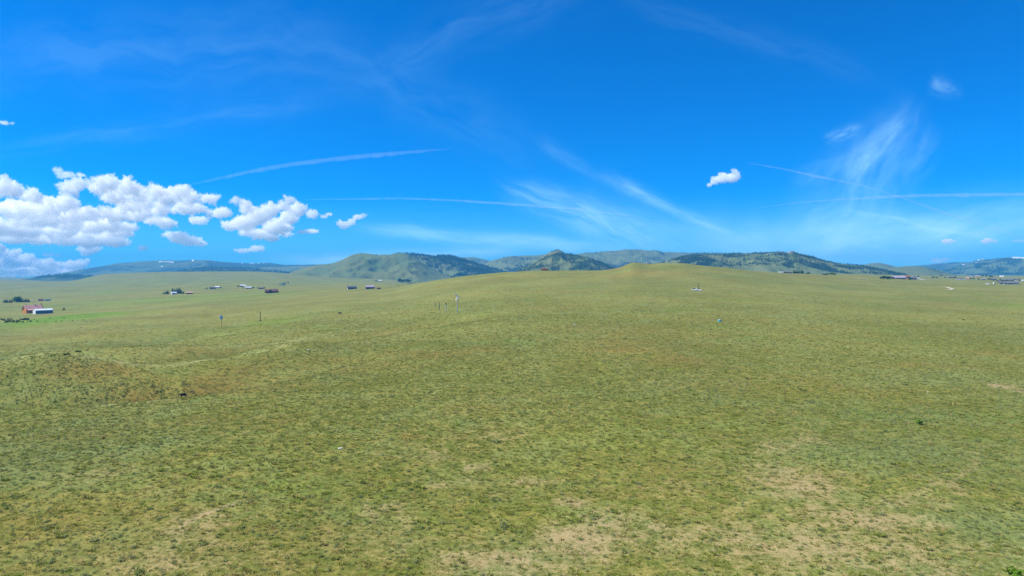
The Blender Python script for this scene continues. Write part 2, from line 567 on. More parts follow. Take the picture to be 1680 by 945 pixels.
def hill_material():
    m = bpy.data.materials.new("hillside")
    m.use_nodes = True
    t = NT(m.node_tree)
    geo = t.n('ShaderNodeNewGeometry')
    pos = geo.outputs['Position']
    wood, rock, snow, lush = (t.attr(a) for a in ('wood', 'rock', 'snow', 'lush'))
    n1 = t.noise(pos, 0.004, 5, 0.6)
    n2 = t.noise(pos, 0.02, 5, 0.65)
    n3 = t.noise(pos, 0.09, 5, 0.7)
    c = t.mix(t.ramp(n1, 0.38, 0.62), (0.135, 0.150, 0.050), (0.095, 0.130, 0.042))
    c = t.mix(t.math('MULTIPLY', t.ramp(n2, 0.4, 0.7), 0.45), c, (0.17, 0.150, 0.075))
    c = t.mix(t.math('MULTIPLY', lush, t.ramp(n2, 0.3, 0.6, 0.4, 1.0)), c, (0.075, 0.125, 0.03))
    rk = t.ramp(t.math('ADD', rock, t.math('MULTIPLY', t.math('SUBTRACT', n3, 0.5), 1.4)), 0.4, 0.65)
    c = t.mix(rk, c, t.mix(n3, (0.30, 0.235, 0.19), (0.16, 0.125, 0.11)))
    wd = t.math('ADD', wood, t.math('MULTIPLY', t.math('SUBTRACT', n3, 0.5), 1.2))
    wd = t.math('ADD', wd, t.math('MULTIPLY', t.math('SUBTRACT', n2, 0.5), 0.7))
    c = t.mix(t.ramp(wd, 0.40, 0.66), c, t.mix(n3, (0.020, 0.038, 0.018), (0.048, 0.072, 0.028)))
    sn = t.ramp(t.math('ADD', snow, t.math('MULTIPLY', t.math('SUBTRACT', n2, 0.5), 0.9)), 0.62, 0.75)
    c = t.mix(sn, c, (0.82, 0.84, 0.86))
    b = t.n('ShaderNodeBsdfPrincipled')
    t.put(b.inputs['Base Color'], c)
    b.inputs['Roughness'].default_value = 0.95
    b.inputs['Specular IOR Level'].default_value = 0.08
    bn = t.n('ShaderNodeBump')
    bn.inputs['Strength'].default_value = 0.9
    bn.inputs['Distance'].default_value = 6.0
    t.put(bn.inputs['Height'], t.math('ADD', t.math('MULTIPLY', n3, 0.5), n2))
    t.t.links.new(bn.outputs[0], b.inputs['Normal'])
    o = t.n('ShaderNodeOutputMaterial')
    t.t.links.new(b.outputs[0], o.inputs[0])
    return m


# ---------------------------------------------------------------- object helpers
def tag(o, label=None, cat=None, group=None, kind=None):
    if label:
        o['label'] = label
    if cat:
        o['category'] = cat
    if group:
        o['group'] = group
    if kind:
        o['kind'] = kind
    return o


def link(name, me, m=None, parent=None):
    o = bpy.data.objects.new(name, me)
    COL.objects.link(o)
    if m is not None:
        for mm in (m if isinstance(m, (list, tuple)) else [m]):
            me.materials.append(mm)
    if parent is not None:
        o.parent = parent
    return o


def empty(name, loc, rz=0.0):
    o = bpy.data.objects.new(name, None)
    COL.objects.link(o)
    o.location = loc
    o.rotation_euler = (0, 0, rz)
    o.empty_display_size = 0.5
    return o


def grid_mesh(name, X, Y, Z, wrap=False):
    """quad sheet from 2-D arrays (rows x columns)"""
    R, C = X.shape
    v = np.stack([X, Y, Z], -1).reshape(-1, 3)
    i = np.arange(R - 1)[:, None] * C
    cc = np.arange(C if wrap else C - 1)[None, :]
    c1 = (cc + 1) % C
    q = np.stack([i + cc, i + c1, i + C + c1, i + C + cc], -1).reshape(-1, 4)
    return np_mesh(name, v, q)


def np_mesh(name, v, faces, smooth=True):
    me = bpy.data.meshes.new(name)
    n = faces.shape[1]
    me.vertices.add(len(v))
    me.vertices.foreach_set('co', np.ascontiguousarray(v, np.float32).ravel())
    me.loops.add(faces.size)
    me.loops.foreach_set('vertex_index', np.ascontiguousarray(faces, np.int32).ravel())
    me.polygons.add(len(faces))
    me.polygons.foreach_set('loop_start', np.arange(0, faces.size, n, dtype=np.int32))
    me.update(calc_edges=True)
    if smooth:
        me.shade_smooth()
    return me


def fattr(me, name, vals):
    a = me.attributes.new(name, 'FLOAT', 'POINT')
    a.data.foreach_set('value', np.ascontiguousarray(vals, np.float32).ravel())


# ---------------------------------------------------------------- ground
# patches of other cover: column, row, half width px, half height px, kind, strength
PATCH = [
    (310, 852, 60, 8, 'soil', .42), (240, 850, 40, 10, 'soil', .35), (380, 900, 90, 10, 'soil', .3), (285, 872, 60, 10, 'soil', .45),
    (640, 838, 40, 14, 'soil', .55), (665, 858, 34, 16, 'soil', .40), (780, 768, 16, 8, 'soil', .55), (860, 788, 50, 8, 'soil', .55),
    (930, 826, 26, 10, 'soil', .75), (715, 788, 40, 8, 'soil', .4), (770, 790, 36, 7, 'soil', .45), (980, 850, 50, 26, 'soil', .40),
    (800, 920, 120, 34, 'soil', .40), (940, 885, 90, 40, 'soil', .38), (800, 715, 80, 18, 'soil', .36), (830, 650, 50, 10, 'soil', .25),
    (1310, 795, 50, 32, 'soil', .52), (1290, 770, 24, 16, 'soil', .45), (1400, 850, 110, 24, 'soil', .45), (1330, 900, 200, 50, 'soil', .46),
    (1550, 795, 26, 12, 'soil', .55), (1480, 820, 60, 12, 'soil', .38), (1600, 605, 26, 4, 'soil', .62), (1665, 638, 30, 9, 'soil', .8),
    (1620, 640, 40, 8, 'soil', .32), (1200, 880, 120, 50, 'soil', .36), (1590, 900, 70, 40, 'soil', .22), (1330, 725, 60, 12, 'soil', .28),
    (290, 660, 26, 4, 'soil', .5), (370, 662, 30, 4, 'soil', .4), (30, 660, 40, 4, 'soil', .4), (120, 672, 14, 1.5, 'soil', .6),
    (60, 690, 20, 6, 'soil', .2), (20, 735, 16, 4, 'soil', .45), (420, 630, 20, 3, 'soil', .2), (660, 612, 30, 4, 'soil', .35),
    (1290, 512, 40, 3, 'soil', .40), (1330, 540, 30, 2, 'soil', .45), (600, 527, 20, 3, 'soil', .42), (390, 523, 22, 2, 'soil', .52),
    (1145, 477, 10, 1.2, 'soil', .9), (640, 478, 60, 3, 'soil', .26), (1080, 470, 40, 3, 'soil', .22), (1590, 462, 40, 2, 'soil', .25),
    (720, 740, 90, 20, 'soil', .28), (500, 655, 90, 8, 'soil', .22), (1180, 430, 60, 6, 'soil', .2), (450, 560, 60, 8, 'soil', .22),
    (640, 895, 120, 40, 'soil', .28), (380, 925, 160, 24, 'soil', .26), (150, 780, 80, 18, 'soil', .16), (1100, 800, 60, 14, 'soil', .24),
    # rusty dry swales
    (210, 655, 50, 6, 'dry', .9), (330, 645, 40, 6, 'dry', .85), (400, 640, 50, 8, 'dry', .7), (480, 632, 60, 6, 'dry', .5),
    (160, 612, 60, 5, 'dry', .8), (240, 624, 60, 4, 'dry', .8), (700, 580, 110, 6, 'dry', .55), (620, 600, 60, 6, 'dry', .4),
    (1030, 575, 70, 5, 'dry', .55), (1110, 588, 30, 6, 'dry', .6), (1240, 548, 40, 3, 'dry', .5), (1300, 676, 24, 5, 'dry', .6),
    (1500, 596, 60, 4, 'dry', .6), (1630, 580, 30, 5, 'dry', .6), (470, 690, 30, 8, 'dry', .4), (665, 720, 30, 9, 'dry', .5),
    (860, 843, 26, 5, 'dry', .5), (1100, 540, 200, 8, 'dry', .2), (1010, 438, 18, 5, 'dry', .8), (1330, 453, 30, 2, 'dry', .5),
    (560, 480, 70, 6, 'dry', .3), (820, 455, 120, 6, 'dry', .25), (1350, 630, 70, 16, 'dry', .3), (780, 670, 60, 8, 'dry', .35),
    (440, 505, 160, 8, 'dry', .18), (60, 560, 60, 6, 'dry', .3), (300, 575, 90, 6, 'dry', .35), (1060, 450, 100, 8, 'dry', .3),
    # lush and wet ground
    (100, 523, 60, 6, 'lush', 1.0), (145, 520, 26, 3, 'lush', .9), (40, 528, 50, 6, 'lush', .8), (170, 480, 30, 2.2, 'lush', .75),
    (300, 490, 190, 6, 'lush', .35), (360, 485, 130, 4, 'lush', .35), (625, 810, 20, 20, 'lush', .45), (680, 850, 50, 12, 'lush', .40),
    (900, 842, 130, 10, 'lush', .28), (870, 775, 130, 22, 'lush', .2), (1010, 730, 120, 30, 'lush', .24), (460, 800, 80, 10, 'lush', .25),
    (1100, 607, 16, 4, 'lush', .6), (985, 595, 26, 6, 'lush', .45), (1640, 500, 60, 5, 'lush', .4), (740, 530, 40, 12, 'lush', .3),
    (1500, 560, 60, 10, 'lush', .22), (1310, 640, 50, 12, 'lush', .25), (440, 530, 60, 6, 'lush', .3), (1620, 715, 30, 12, 'lush', .35),
    (1490, 790, 40, 10, 'lush', .3), (200, 800, 40, 10, 'lush', .25),
    # grey sage flats
    (100, 745, 150, 60, 'sage', .6), (40, 640, 100, 14, 'sage', .5), (1500, 740, 200, 50, 'sage', .75), (1600, 860, 120, 60, 'sage', .8),
    (1450, 680, 160, 22, 'sage', .6), (1560, 620, 140, 14, 'sage', .6), (1250, 560, 60, 8, 'sage', .5), (560, 860, 160, 60, 'sage', .35),
    (860, 900, 120, 50, 'sage', .4), (200, 900, 180, 50, 'sage', .5), (1150, 640, 120, 30, 'sage', .3), (850, 560, 60, 14, 'sage', .5),
    (60, 470, 120, 10, 'sage', .6), (300, 460, 200, 8, 'sage', .7), (520, 462, 120, 6, 'sage', .6), (100, 500, 100, 6, 'sage', .4),
    (640, 470, 60, 4, 'sage', .4), (1250, 460, 200, 8, 'sage', .2), (60, 575, 80, 14, 'sage', .4), (220, 590, 60, 8, 'sage', .35),
]


# pale crest lines of the banks and rusty hollow lines, as (column, depth) with strengths and half widths in metres
RIMS = [
    ([(-260, 158), (0, 158), (100, 158), (180, 160), (250, 164), (300, 168), (360, 174), (440, 188), (520, 205)], [.8, .8, .8, .85, .8, .8, .7, .5, 0], [3.0] * 9),
    ([(-100, 203), (0, 204), (60, 207), (130, 209), (220, 210), (290, 216), (380, 236), (480, 258), (600, 285), (700, 312)], [.5, .8, 1, 1, .95, .8, .55, .5, .4, 0], [2.8] * 10),
    ([(60, 300), (170, 322), (260, 346), (380, 392)], [.3, .7, .6, 0], [5] * 4),
    ([(380, 300), (460, 318), (540, 340), (640, 365)], [.2, .6, .6, 0], [6] * 4),
    ([(560, 250), (640, 300), (740, 372), (820, 420)], [.1, .3, .25, .0], [5] * 4),
]
HOLLOWS = [
    ([(170, 184), (230, 186), (280, 190), (330, 196), (380, 202), (450, 216), (540, 244)], [.5, .75, .8, .75, .7, .5, .1], [6, 6, 7, 8, 9, 11, 13]),
    ([(100, 248), (150, 250), (210, 244), (250, 247), (330, 266), (420, 292), (520, 318), (640, 345), (760, 375)], [.8, .9, 1, .9, .7, .6, .6, .6, .5], [9, 9, 9, 9, 11, 14, 16, 16, 16]),
]


SOIL_LINES = [  # worn tracks and scalds: pixel traces, strengths, half widths in metres
    ([(245, 882), (300, 858), (345, 842), (384, 826)], [.4, .75, .9, .6], [1.0, .9, 1.0, .8]),
    ([(1150, 915), (1290, 872), (1400, 846), (1480, 822), (1560, 788), (1610, 735), (1650, 690)], [.3, .5, .55, .5, .5, .35, .1], [2.0, 1.8, 1.6, 1.5, 1.4, 1.4, 1.4]),
    ([(600, 818), (640, 846), (690, 870)], [.4, .55, .3], [1.6, 1.8, 1.6]),
    ([(1220, 760), (1300, 772), (1340, 800), (1420, 830)], [.3, .5, .5, .3], [1.6, 1.6, 1.8, 1.8]),
]
LUSH_LINES = [
    ([(-100, 232), (0, 234), (60, 243), (110, 250), (150, 250)], [1, 1, 1, .8, 0], [7] * 5),
    ([(262, 248), (290, 256), (330, 268), (370, 278)], [.1, .9, .9, .1], [5] * 4),
]
SOIL_W = []


def cover(x, y):
    """soil, dry, lush, sage amounts at ground points"""
    d = np.hypot(x, y)
    res = {k: np.zeros(x.shape) for k in ('soil', 'dry', 'lush', 'sage')}
    s = np.clip(d / 120.0, 0.5, 8)
    wx = x + s * 3.0 * fbm(x / (9 * s), y / (9 * s), 3, 71)
    wy = y + s * 3.0 * fbm(x / (9 * s), y / (9 * s), 3, 83)
    for u, row, rx, ry, k, a in PATCH_W:
        m = (np.abs(wx - u[0]) < 3 * rx) & (np.abs(wy - u[1]) < 3 * ry)
        if not m.any():
            continue
        q = ((wx[m] - u[0]) / rx) ** 2 + ((wy[m] - u[1]) / ry) ** 2
        res[k][m] = np.maximum(res[k][m], (a * .8 if k == 'soil' else a * .6 if k == 'lush' and u[1] < 420 else a) * np.exp(-q * 0.9))
    b = fbm(x / 28, y / 28, 4, 91)
    res['soil'] = res['soil'] + np.clip(b - 0.25, 0, 1) * 0.30 * (1 - sstep(160, 420, d)) + (0.15 + .10 * sstep(-20, 40, x)) * (1 - sstep(75, 200, d))
    b2 = fbm(x / 90, y / 60, 4, 95)
    res['dry'] = res['dry'] + np.clip(b2 - 0.15, 0, 1) * 0.45
    res['lush'] = res['lush'] + np.clip(fbm(x / 40, y / 40, 4, 97) - 0.32, 0, 1) * 0.3
    res['sage'] = res['sage'] + np.clip(fbm(x / 60, y / 60, 4, 99), 0, 1) * 0.35
    # pale edges on the crests of banks, coarse rusty growth in their hollows
    res['rim'] = np.zeros(x.shape)
    res['brush'] = np.zeros(x.shape)
    m = (d < 760) & (y > 30) & (d > 60)
    if m.any():
        xm, ym = x[m], y[m]
        e = 5.0
        h0 = height(xm, ym, False)
        cv = h0 - .25 * (height(xm + e, ym, False) + height(xm - e, ym, False) + height(xm, ym + e, False) + height(xm, ym - e, False))
        up = (height(xm, ym + e, False) - height(xm, ym - e, False)) / (2 * e)
        relief_shade = sstep(.10, .30, up)          # viewer-facing banks: denser brush, with relief shade put into a greyer colour
        res['sage'][m] = np.maximum(res['sage'][m], .35 * relief_shade)
        res['brush'][m] = relief_shade
        rim_ = np.zeros(xm.shape)
        wx_, wy_ = xm + 2.5 * fbm(xm / 22, ym / 22, 2, 311), ym + 2.5 * fbm(xm / 22, ym / 22, 2, 313)
        for pts, val, wid in RIMS:
            rim_ = np.maximum(rim_, seg_feature(wx_, wy_, pts, val, wid)[0])
        res['rim'][m] = rim_ * np.clip(.8 + .5 * fbm(xm / 12, ym / 12, 3, 301), 0, 1.1)
        for pts, val, wid in LUSH_LINES:
            res['lush'][m] = np.maximum(res['lush'][m], seg_feature(wx_, wy_, pts, val, wid)[0] * np.clip(.8 + .6 * fbm(xm / 8, ym / 8, 3, 317), .2, 1))
        for pts, val, wid in SOIL_W:
            res['soil'][m] = np.maximum(res['soil'][m], seg_feature(wx_, wy_, pts, val, wid)[0])
        for pts, val, wid in HOLLOWS:
            res['dry'][m] = np.maximum(res['dry'][m], seg_feature(wx_, wy_, pts, val, wid)[0] * np.clip(.6 + .6 * fbm(xm / 14, ym / 14, 3, 315), .1, 1))
    return {k: np.clip(v, 0, 1) for k, v in res.items()}


PATCH_W = []
for (u_, r_, rx_, ry_, k_, a_) in PATCH:
    p = hit(u_, r_)
    q1 = hit(u_, r_ + ry_)
    half_d = max(abs(p.y - q1.y), rx_ * p.y / F * 0.45)
    half_d = min(half_d, rx_ * p.y / F * 6.0 + 10)
    PATCH_W.append(((p.x, p.y), r_, rx_ * p.y / F, half_d, k_, a_))

for tr, val, wid in SOIL_LINES:
    hp = [hit(*q) for q in tr]
    SOIL_W.append(([(CX + F * q.x / q.y, q.y) for q in hp], val, wid))

AZ_F = np.radians(np.arange(-47, 47.001, 0.095))
AZ_B = np.radians(np.arange(50, 312, 3.5))
AZ = np.concatenate([AZ_F, AZ_B])
RAD = np.concatenate([[0.4], np.geomspace(1.5, 32, 12)[:-1], np.geomspace(32, 4600, 430), np.geomspace(4900, 9000, 10)])
A2, R2 = np.meshgrid(AZ, RAD)
GX, GY = R2 * np.sin(A2), R2 * np.cos(A2)
GZ = height(GX, GY)
gme = grid_mesh("ground", GX, GY, GZ, wrap=True)
cov = cover(GX, GY)
for k_ in cov:
    fattr(gme, k_, cov[k_])
ground = tag(link("ground", gme, ground_material()), kind='structure')

# ---------------------------------------------------------------- hills
HILL_MAT = hill_material()
HILLS = {}


def hill(name, crest, depth, width, foot=-20.0, back=1.4, seed=1, rugged=0.16, cover_fn=None, step=1.0, nt=70, concave=0.5):
    """a ridge: crest given as (column, row) seen from the viewpoint's bearing, standing at its own depth"""
    cu = np.array([c[0] for c in crest], float)
    cr = np.array([c[1] for c in crest], float)
    us = np.arange(cu[0], cu[-1] + 0.01, step)
    rows = pchip(cu, cr, us)
    dep0 = depth(us) if callable(depth) else np.full(us.shape, float(depth))
    zc = zr(rows, dep0)
    zc = zc + 0.012 * (zc - foot) * fbm(us / 14.0, us * 0 + seed, 4, seed)
    T = np.concatenate([np.linspace(0, 1, nt), 1 + np.linspace(0.03, back, 16)])
    U, TT = np.meshgrid(us, T)
    Dd = np.broadcast_to(dep0, U.shape) + (TT - 1) * width
    Xd = (U - CX) / F * np.broadcast_to(dep0, U.shape) * (1 + (TT - 1) * width / np.broadcast_to(dep0, U.shape) * 0.9)
    t1 = np.clip(TT, 0, 1)
    prof = (1 - concave) * t1 + concave * t1 ** 2 * (3 - 2 * t1)
    tb = np.clip((TT - 1) / back, 0, 1)
    prof = np.where(TT > 1, 1 - tb ** 1.2 * 1.0, prof)
    Hh = np.broadcast_to(zc, U.shape) - foot
    ln = width * 0.35
    rid = 1 - np.abs(fbm(Xd / ln, Dd / (ln * 1.8), 4, seed + 20)) * 2.0
    env = np.sin(np.pi * np.clip(TT, 0, 1)) ** 0.8 * (TT < 1) + 0.4 * (TT >= 1) * np.sin(np.pi * tb)
    Z = foot + Hh * prof + Hh * rugged * env * (rid - 0.55) + Hh * 0.02 * env * fbm(Xd / 40, Dd / 40, 3, seed + 5)
    me = grid_mesh(name, Xd, Dd, Z)
    a = {k: np.zeros(U.shape) for k in ('wood', 'rock', 'snow', 'lush')}
    if cover_fn:
        for k, v in cover_fn(U, TT, Xd, Dd, rid).items():
            a[k] = np.clip(v, 0, 1)
    for k in a:
        fattr(me, k, a[k])
    o = tag(link(name, me, HILL_MAT), kind='structure')
    HILLS[o.name] = (Xd, Dd, Z, a, TT)
    return o


def blob(U, T, u, t, ru, rt):
    return np.exp(-((U - u) / ru) ** 2 - ((T - t) / rt) ** 2)


def cov_far_left(U, T, X, Y, rid):
    n = fbm(X / 500, Y / 420, 4, 5)
    wood = 0.35 + 0.55 * n + 0.45 * (rid < 0.5)
    wood = wood + 0.5 * sstep(330, 380, U) * sstep(0.3, 0.6, T) - 0.6 * blob(U, T, 255, .9, 45, .35) - 0.4 * blob(U, T, 210, .35, 90, .2)
    snow = (blob(U, T, 275, .90, 7, .035) + blob(U, T, 265, .86, 4, .03) + blob(U, T, 284, .92, 4, .03)) * 1.1
    snow = snow + blob(U, T, 317, .97, 3, .05) + blob(U, T, 354, .82, 3, .05) + blob(U, T, 272, .6, 2, .05)
    for c_ in (398, 412, 416, 425, 433, 437):
        snow = snow + blob(U, T, c_, 1.0, 1.6, .12)
    return {'wood': wood, 'snow': snow, 'lush': np.full(U.shape, .4)}


def cov_dark(U, T, X, Y, rid):
    return {'wood': 0.75 + 0.4 * fbm(X / 90, Y / 90, 3, 8), 'lush': np.full(U.shape, .5)}


def cov_butte(U, T, X, Y, rid):
    wood = 0.25 * fbm(X / 120, Y / 120, 4, 12) + 0.45 * blob(U, T, 655, .97, 12, .08) + 0.35 * blob(U, T, 612, .98, 18, .05)
    wood = wood + 0.3 * blob(U, T, 668, .82, 14, .12) - 0.15
    lush = 0.55 * blob(U, T, 615, .75, 18, .3) + 0.5 * blob(U, T, 660, .6, 6, .3) + 0.3 * (rid < 0.45) + .12
    return {'wood': wood, 'lush': lush, 'rock': 0.34 * blob(U, T, 662, .9, 12, .08)}


def cov_forest(U, T, X, Y, rid):
    wood = 0.62 + 0.6 * fbm(X / 200, Y / 160, 4, 15) - 0.55 * blob(U, T, 738, .52, 22, .2) - 0.8 * blob(U, T, 718, .3, 16, .10)
    return {'wood': wood, 'lush': np.full(U.shape, .3)}


def cov_mid(U, T, X, Y, rid):
    wood = 0.25 + 0.6 * fbm(X / 180, Y / 150, 4, 18) + 0.6 * (1 - sstep(.25, .6, T)) - 0.3 * sstep(.6, 1, T)
    return {'wood': wood, 'lush': np.full(U.shape, .3)}


def cov_peak(U, T, X, Y, rid):
    rock = 0.52 * sstep(.45, .85, T) * np.exp(-((U - 908) / 34) ** 2) + 0.3 * blob(U, T, 880, .5, 24, .2)
    wood = 0.45 + 0.5 * fbm(X / 90, Y / 80, 4, 22) + 0.25 * (U > 905) - .15 * sstep(.8, 1, T)
    return {'wood': wood, 'rock': rock, 'lush': np.full(U.shape, .3)}


def cov_long(U, T, X, Y, rid):
    wood = 0.12 + 0.5 * fbm(X / 260, Y / 200, 4, 25) + 0.7 * (1 - sstep(.25, .62, T)) * sstep(940, 980, U) + 0.35 * sstep(1090, 1140, U) - 0.2 * sstep(.75, 1, T)
    return {'wood': wood, 'rock': 0.16 + 0.15 * fbm(X / 120, Y / 100, 3, 26), 'lush': np.full(U.shape, .25)}


def cov_right(U, T, X, Y, rid):
    wood = 0.40 + 0.5 * fbm(X / 130, Y / 110, 4, 28)
    wood = wood - 1.2 * (1 - sstep(.34, .5, T + 0.06 * fbm(X / 60, Y / 60, 3, 4))) * np.exp(-((U - 1285) / 62) ** 4)
    wood = wood + 0.4 * blob(U, T, 1325, .6, 26, .14)
    rock = 0.85 * blob(U, T, 1282, .92, 9, .12) + 0.85 * blob(U, T, 1298, .94, 9, .10) + 0.7 * blob(U, T, 1316, .84, 12, .09) + 0.4 * blob(U, T, 1262, .9, 10, .1)
    rock = rock + 0.3 * blob(U, T, 1250, .5, 16, .06) + 0.3 * blob(U, T, 1400, .5, 20, .14)
    return {'wood': wood, 'rock': rock, 'lush': 0.2 + 0.5 * blob(U, T, 1282, .16, 16, .08)}


def cov_brown(U, T, X, Y, rid):
    return {'wood': 0.15 + 0.55 * fbm(X / 150, Y / 130, 4, 33), 'rock': np.full(U.shape, .18), 'lush': np.full(U.shape, .2)}


def cov_right_far(U, T, X, Y, rid):
    snow = blob(U, T, 1604, .93, 5, .06) + blob(U, T, 1612, .97, 5, .05) + blob(U, T, 1577, .8, 5, .05) + blob(U, T, 1598, .82, 3, .04)
    snow = snow + 1.1 * blob(U, T, 1665, .97, 10, .06) + blob(U, T, 1679, .98, 6, .06) + blob(U, T, 1690, .95, 8, .06)
    return {'wood': 0.62 + 0.5 * fbm(X / 300, Y / 250, 4, 36), 'snow': snow, 'lush': np.full(U.shape, .5)}


def cov_right_wood(U, T, X, Y, rid):
    wood = 0.36 + 0.7 * fbm(X / 140, Y / 120, 4, 39) + 0.45 * blob(U, T, 1610, .28, 34, .1)
    return {'wood': wood, 'lush': np.full(U.shape, .4), 'snow': 0.9 * blob(U, T, 1662, .985, 6, .03)}


hill("mountain_range", [(-300, 462), (-60, 461), (0, 458), (50, 455), (90, 450), (130, 443), (165, 437), (200, 431.5), (240, 428.5), (270, 427), (300, 427.5), (316, 426.5), (340, 427), (370, 430), (420, 432), (436, 431), (470, 434.5), (520, 434), (560, 433), (640, 440)],
     8000, 2000, -40, .35, 3, .2, cov_far_left, 1.2)
hill("forested_ridge", [(-80, 466), (20, 460), (60, 455), (92, 451), (120, 450.5), (150, 453), (168, 460), (180, 468)], 4800, 700, -40, 1.0, 41, .1, cov_dark)
hill("forested_ridge", [(270, 455), (290, 446), (310, 441.5), (340, 438.5), (370, 439), (400, 440), (440, 443), (480, 447), (510, 452)], 5200, 700, -40, 1.0, 42, .1, cov_dark)
hill("foothills", [(400, 446), (430, 439), (470, 437.5), (500, 436), (520, 437), (545, 435), (580, 440)], 6500, 800, -40, .8, 43, .2, cov_mid)
hill("butte", [(455, 456), (475, 448), (490, 442), (520, 435), (545, 432), (560, 427), (580, 417.5), (592, 415.3), (606, 416.5), (620, 418), (640, 417.5), (655, 415.2), (668, 416.5), (680, 423), (690, 429), (705, 438), (720, 446), (745, 456)],
     3500, 900, -25, 1.0, 44, .17, cov_butte, 0.8, 90)
hill("forested_hill", [(628, 440), (640, 420), (655, 416), (672, 416), (690, 418.8), (715, 420.3), (730, 419.5), (740, 420.5), (755, 424), (780, 432), (800, 438.5), (830, 447), (850, 456)],
     4100, 800, -25, 1.0, 45, .18, cov_forest, 0.8)
hill("far_hill", [(735, 428), (755, 422.5), (775, 422), (790, 424.5), (806, 429), (822, 436)], 6600, 700, -30, 1.0, 46, .1, cov_brown)
hill("grassy_ridge", [(770, 450), (785, 440), (800, 430.5), (812, 426), (825, 422.5), (840, 420.3), (860, 419.6), (880, 418.8), (900, 417.5), (930, 419), (970, 422), (1010, 440)],
     5000, 1000, -25, 1.0, 47, .18, cov_mid, 0.8)
hill("rocky_peak", [(820, 456), (845, 446), (862, 437), (878, 428), (890, 420.5), (900, 414.8), (908, 412.2), (913, 411), (920, 412.5), (930, 416.5), (942, 417.2), (955, 420), (975, 426), (1000, 436), (1030, 450)],
     2900, 620, -20, 1.1, 48, .2, cov_peak, 0.6)
hill("long_ridge", [(880, 430), (910, 421), (935, 418.5), (960, 415), (985, 413), (1010, 411.3), (1032, 409.3), (1050, 409.6), (1065, 411), (1075, 410.6), (1090, 413.2), (1120, 414.3), (1160, 414.6), (1200, 415.3), (1240, 414.8), (1280, 415), (1330, 424), (1390, 440)],
     5600, 1700, -20, .8, 49, .2, cov_long)
hill("rocky_forested_hill", [(1040, 452), (1065, 441), (1088, 430), (1112, 422.5), (1140, 418.5), (1175, 417.2), (1210, 416.8), (1235, 416.2), (1255, 415.4), (1270, 414.2), (1283, 412.2), (1290, 414.3), (1299, 412.4), (1312, 416), (1330, 421), (1352, 427.5), (1380, 432.5), (1410, 436), (1440, 441), (1475, 449), (1500, 456)],
     2800, 760, 0, 1.1, 50, .15, cov_right, 0.6, 90)
hill("brown_hill", [(1370, 450), (1400, 436), (1420, 433.5), (1440, 431.2), (1452, 433), (1470, 438), (1500, 448)], 4600, 700, -10, 1.0, 51, .15, cov_brown, 0.8)
hill("brown_hill", [(1425, 456), (1448, 445), (1468, 438.5), (1485, 436.8), (1500, 436.6), (1515, 437.6), (1535, 442), (1560, 449), (1590, 455)], 3300, 560, 0, 1.0, 52, .12, cov_brown, 0.8)
hill("mountain_range", [(1440, 445), (1490, 437), (1520, 434.5), (1545, 431.8), (1570, 430.2), (1590, 430), (1604, 425.5), (1612, 424.6), (1625, 426.5), (1640, 424.5), (1662, 421.4), (1680, 421.6), (1720, 420), (1800, 424), (1950, 440)],
     8000, 1900, -30, .35, 53, .2, cov_right_far, 1.2)
hill("forested_hill", [(1510, 454), (1545, 445), (1575, 436.5), (1600, 431.5), (1625, 426), (1642, 423.6), (1660, 424.2), (1680, 425.5), (1720, 428), (1790, 440), (1850, 452)],
     5800, 1200, -10, 1.0, 54, .17, cov_right_wood, 0.8)

# ---------------------------------------------------------------- plants
PINE_MAT = foliage_mat("pine_needles", (0.020, 0.045, 0.016), (0.042, 0.075, 0.022), (0.03, 0.055, 0.03), 0.1)
LEAF_MAT = foliage_mat("leaves", (0.045, 0.10, 0.018), (0.075, 0.135, 0.022), (0.03, 0.07, 0.02), 0.3)
BRIGHT_MAT = foliage_mat("bright_leaves", (0.10, 0.20, 0.014), (0.12, 0.22, 0.02), None, 0.3)
BARK = mat("bark", (0.10, 0.07, 0.05), 0.9, 0.3, 4)
GRASS_MAT = foliage_mat("grass_blades", (0.158, 0.210, 0.028), (0.212, 0.240, 0.044), (0.27, 0.24, 0.070), 0.3, 1.8)
SAGE_MAT = foliage_mat("sage_leaves", (0.150, 0.192, 0.072), (0.190, 0.222, 0.096), (0.13, 0.170, 0.046), 0.28, 1.8)
DRY_MAT = foliage_mat("dry_stems", (0.37, 0.305, 0.11), (0.33, 0.25, 0.09), (0.40, 0.33, 0.16), 0.3, 1.8)
RUST_MAT = foliage_mat("rusty_leaves", (0.30, 0.12, 0.04), (0.24, 0.10, 0.035), None, 0.2)


def mesh_from(name, v, f, mi=None):
    me = bpy.data.meshes.new(name)
    me.from_pydata(v, [], f)
    if mi is not None:
        me.polygons.foreach_set('material_index', np.array(mi, np.int32))
    me.update()
    return me


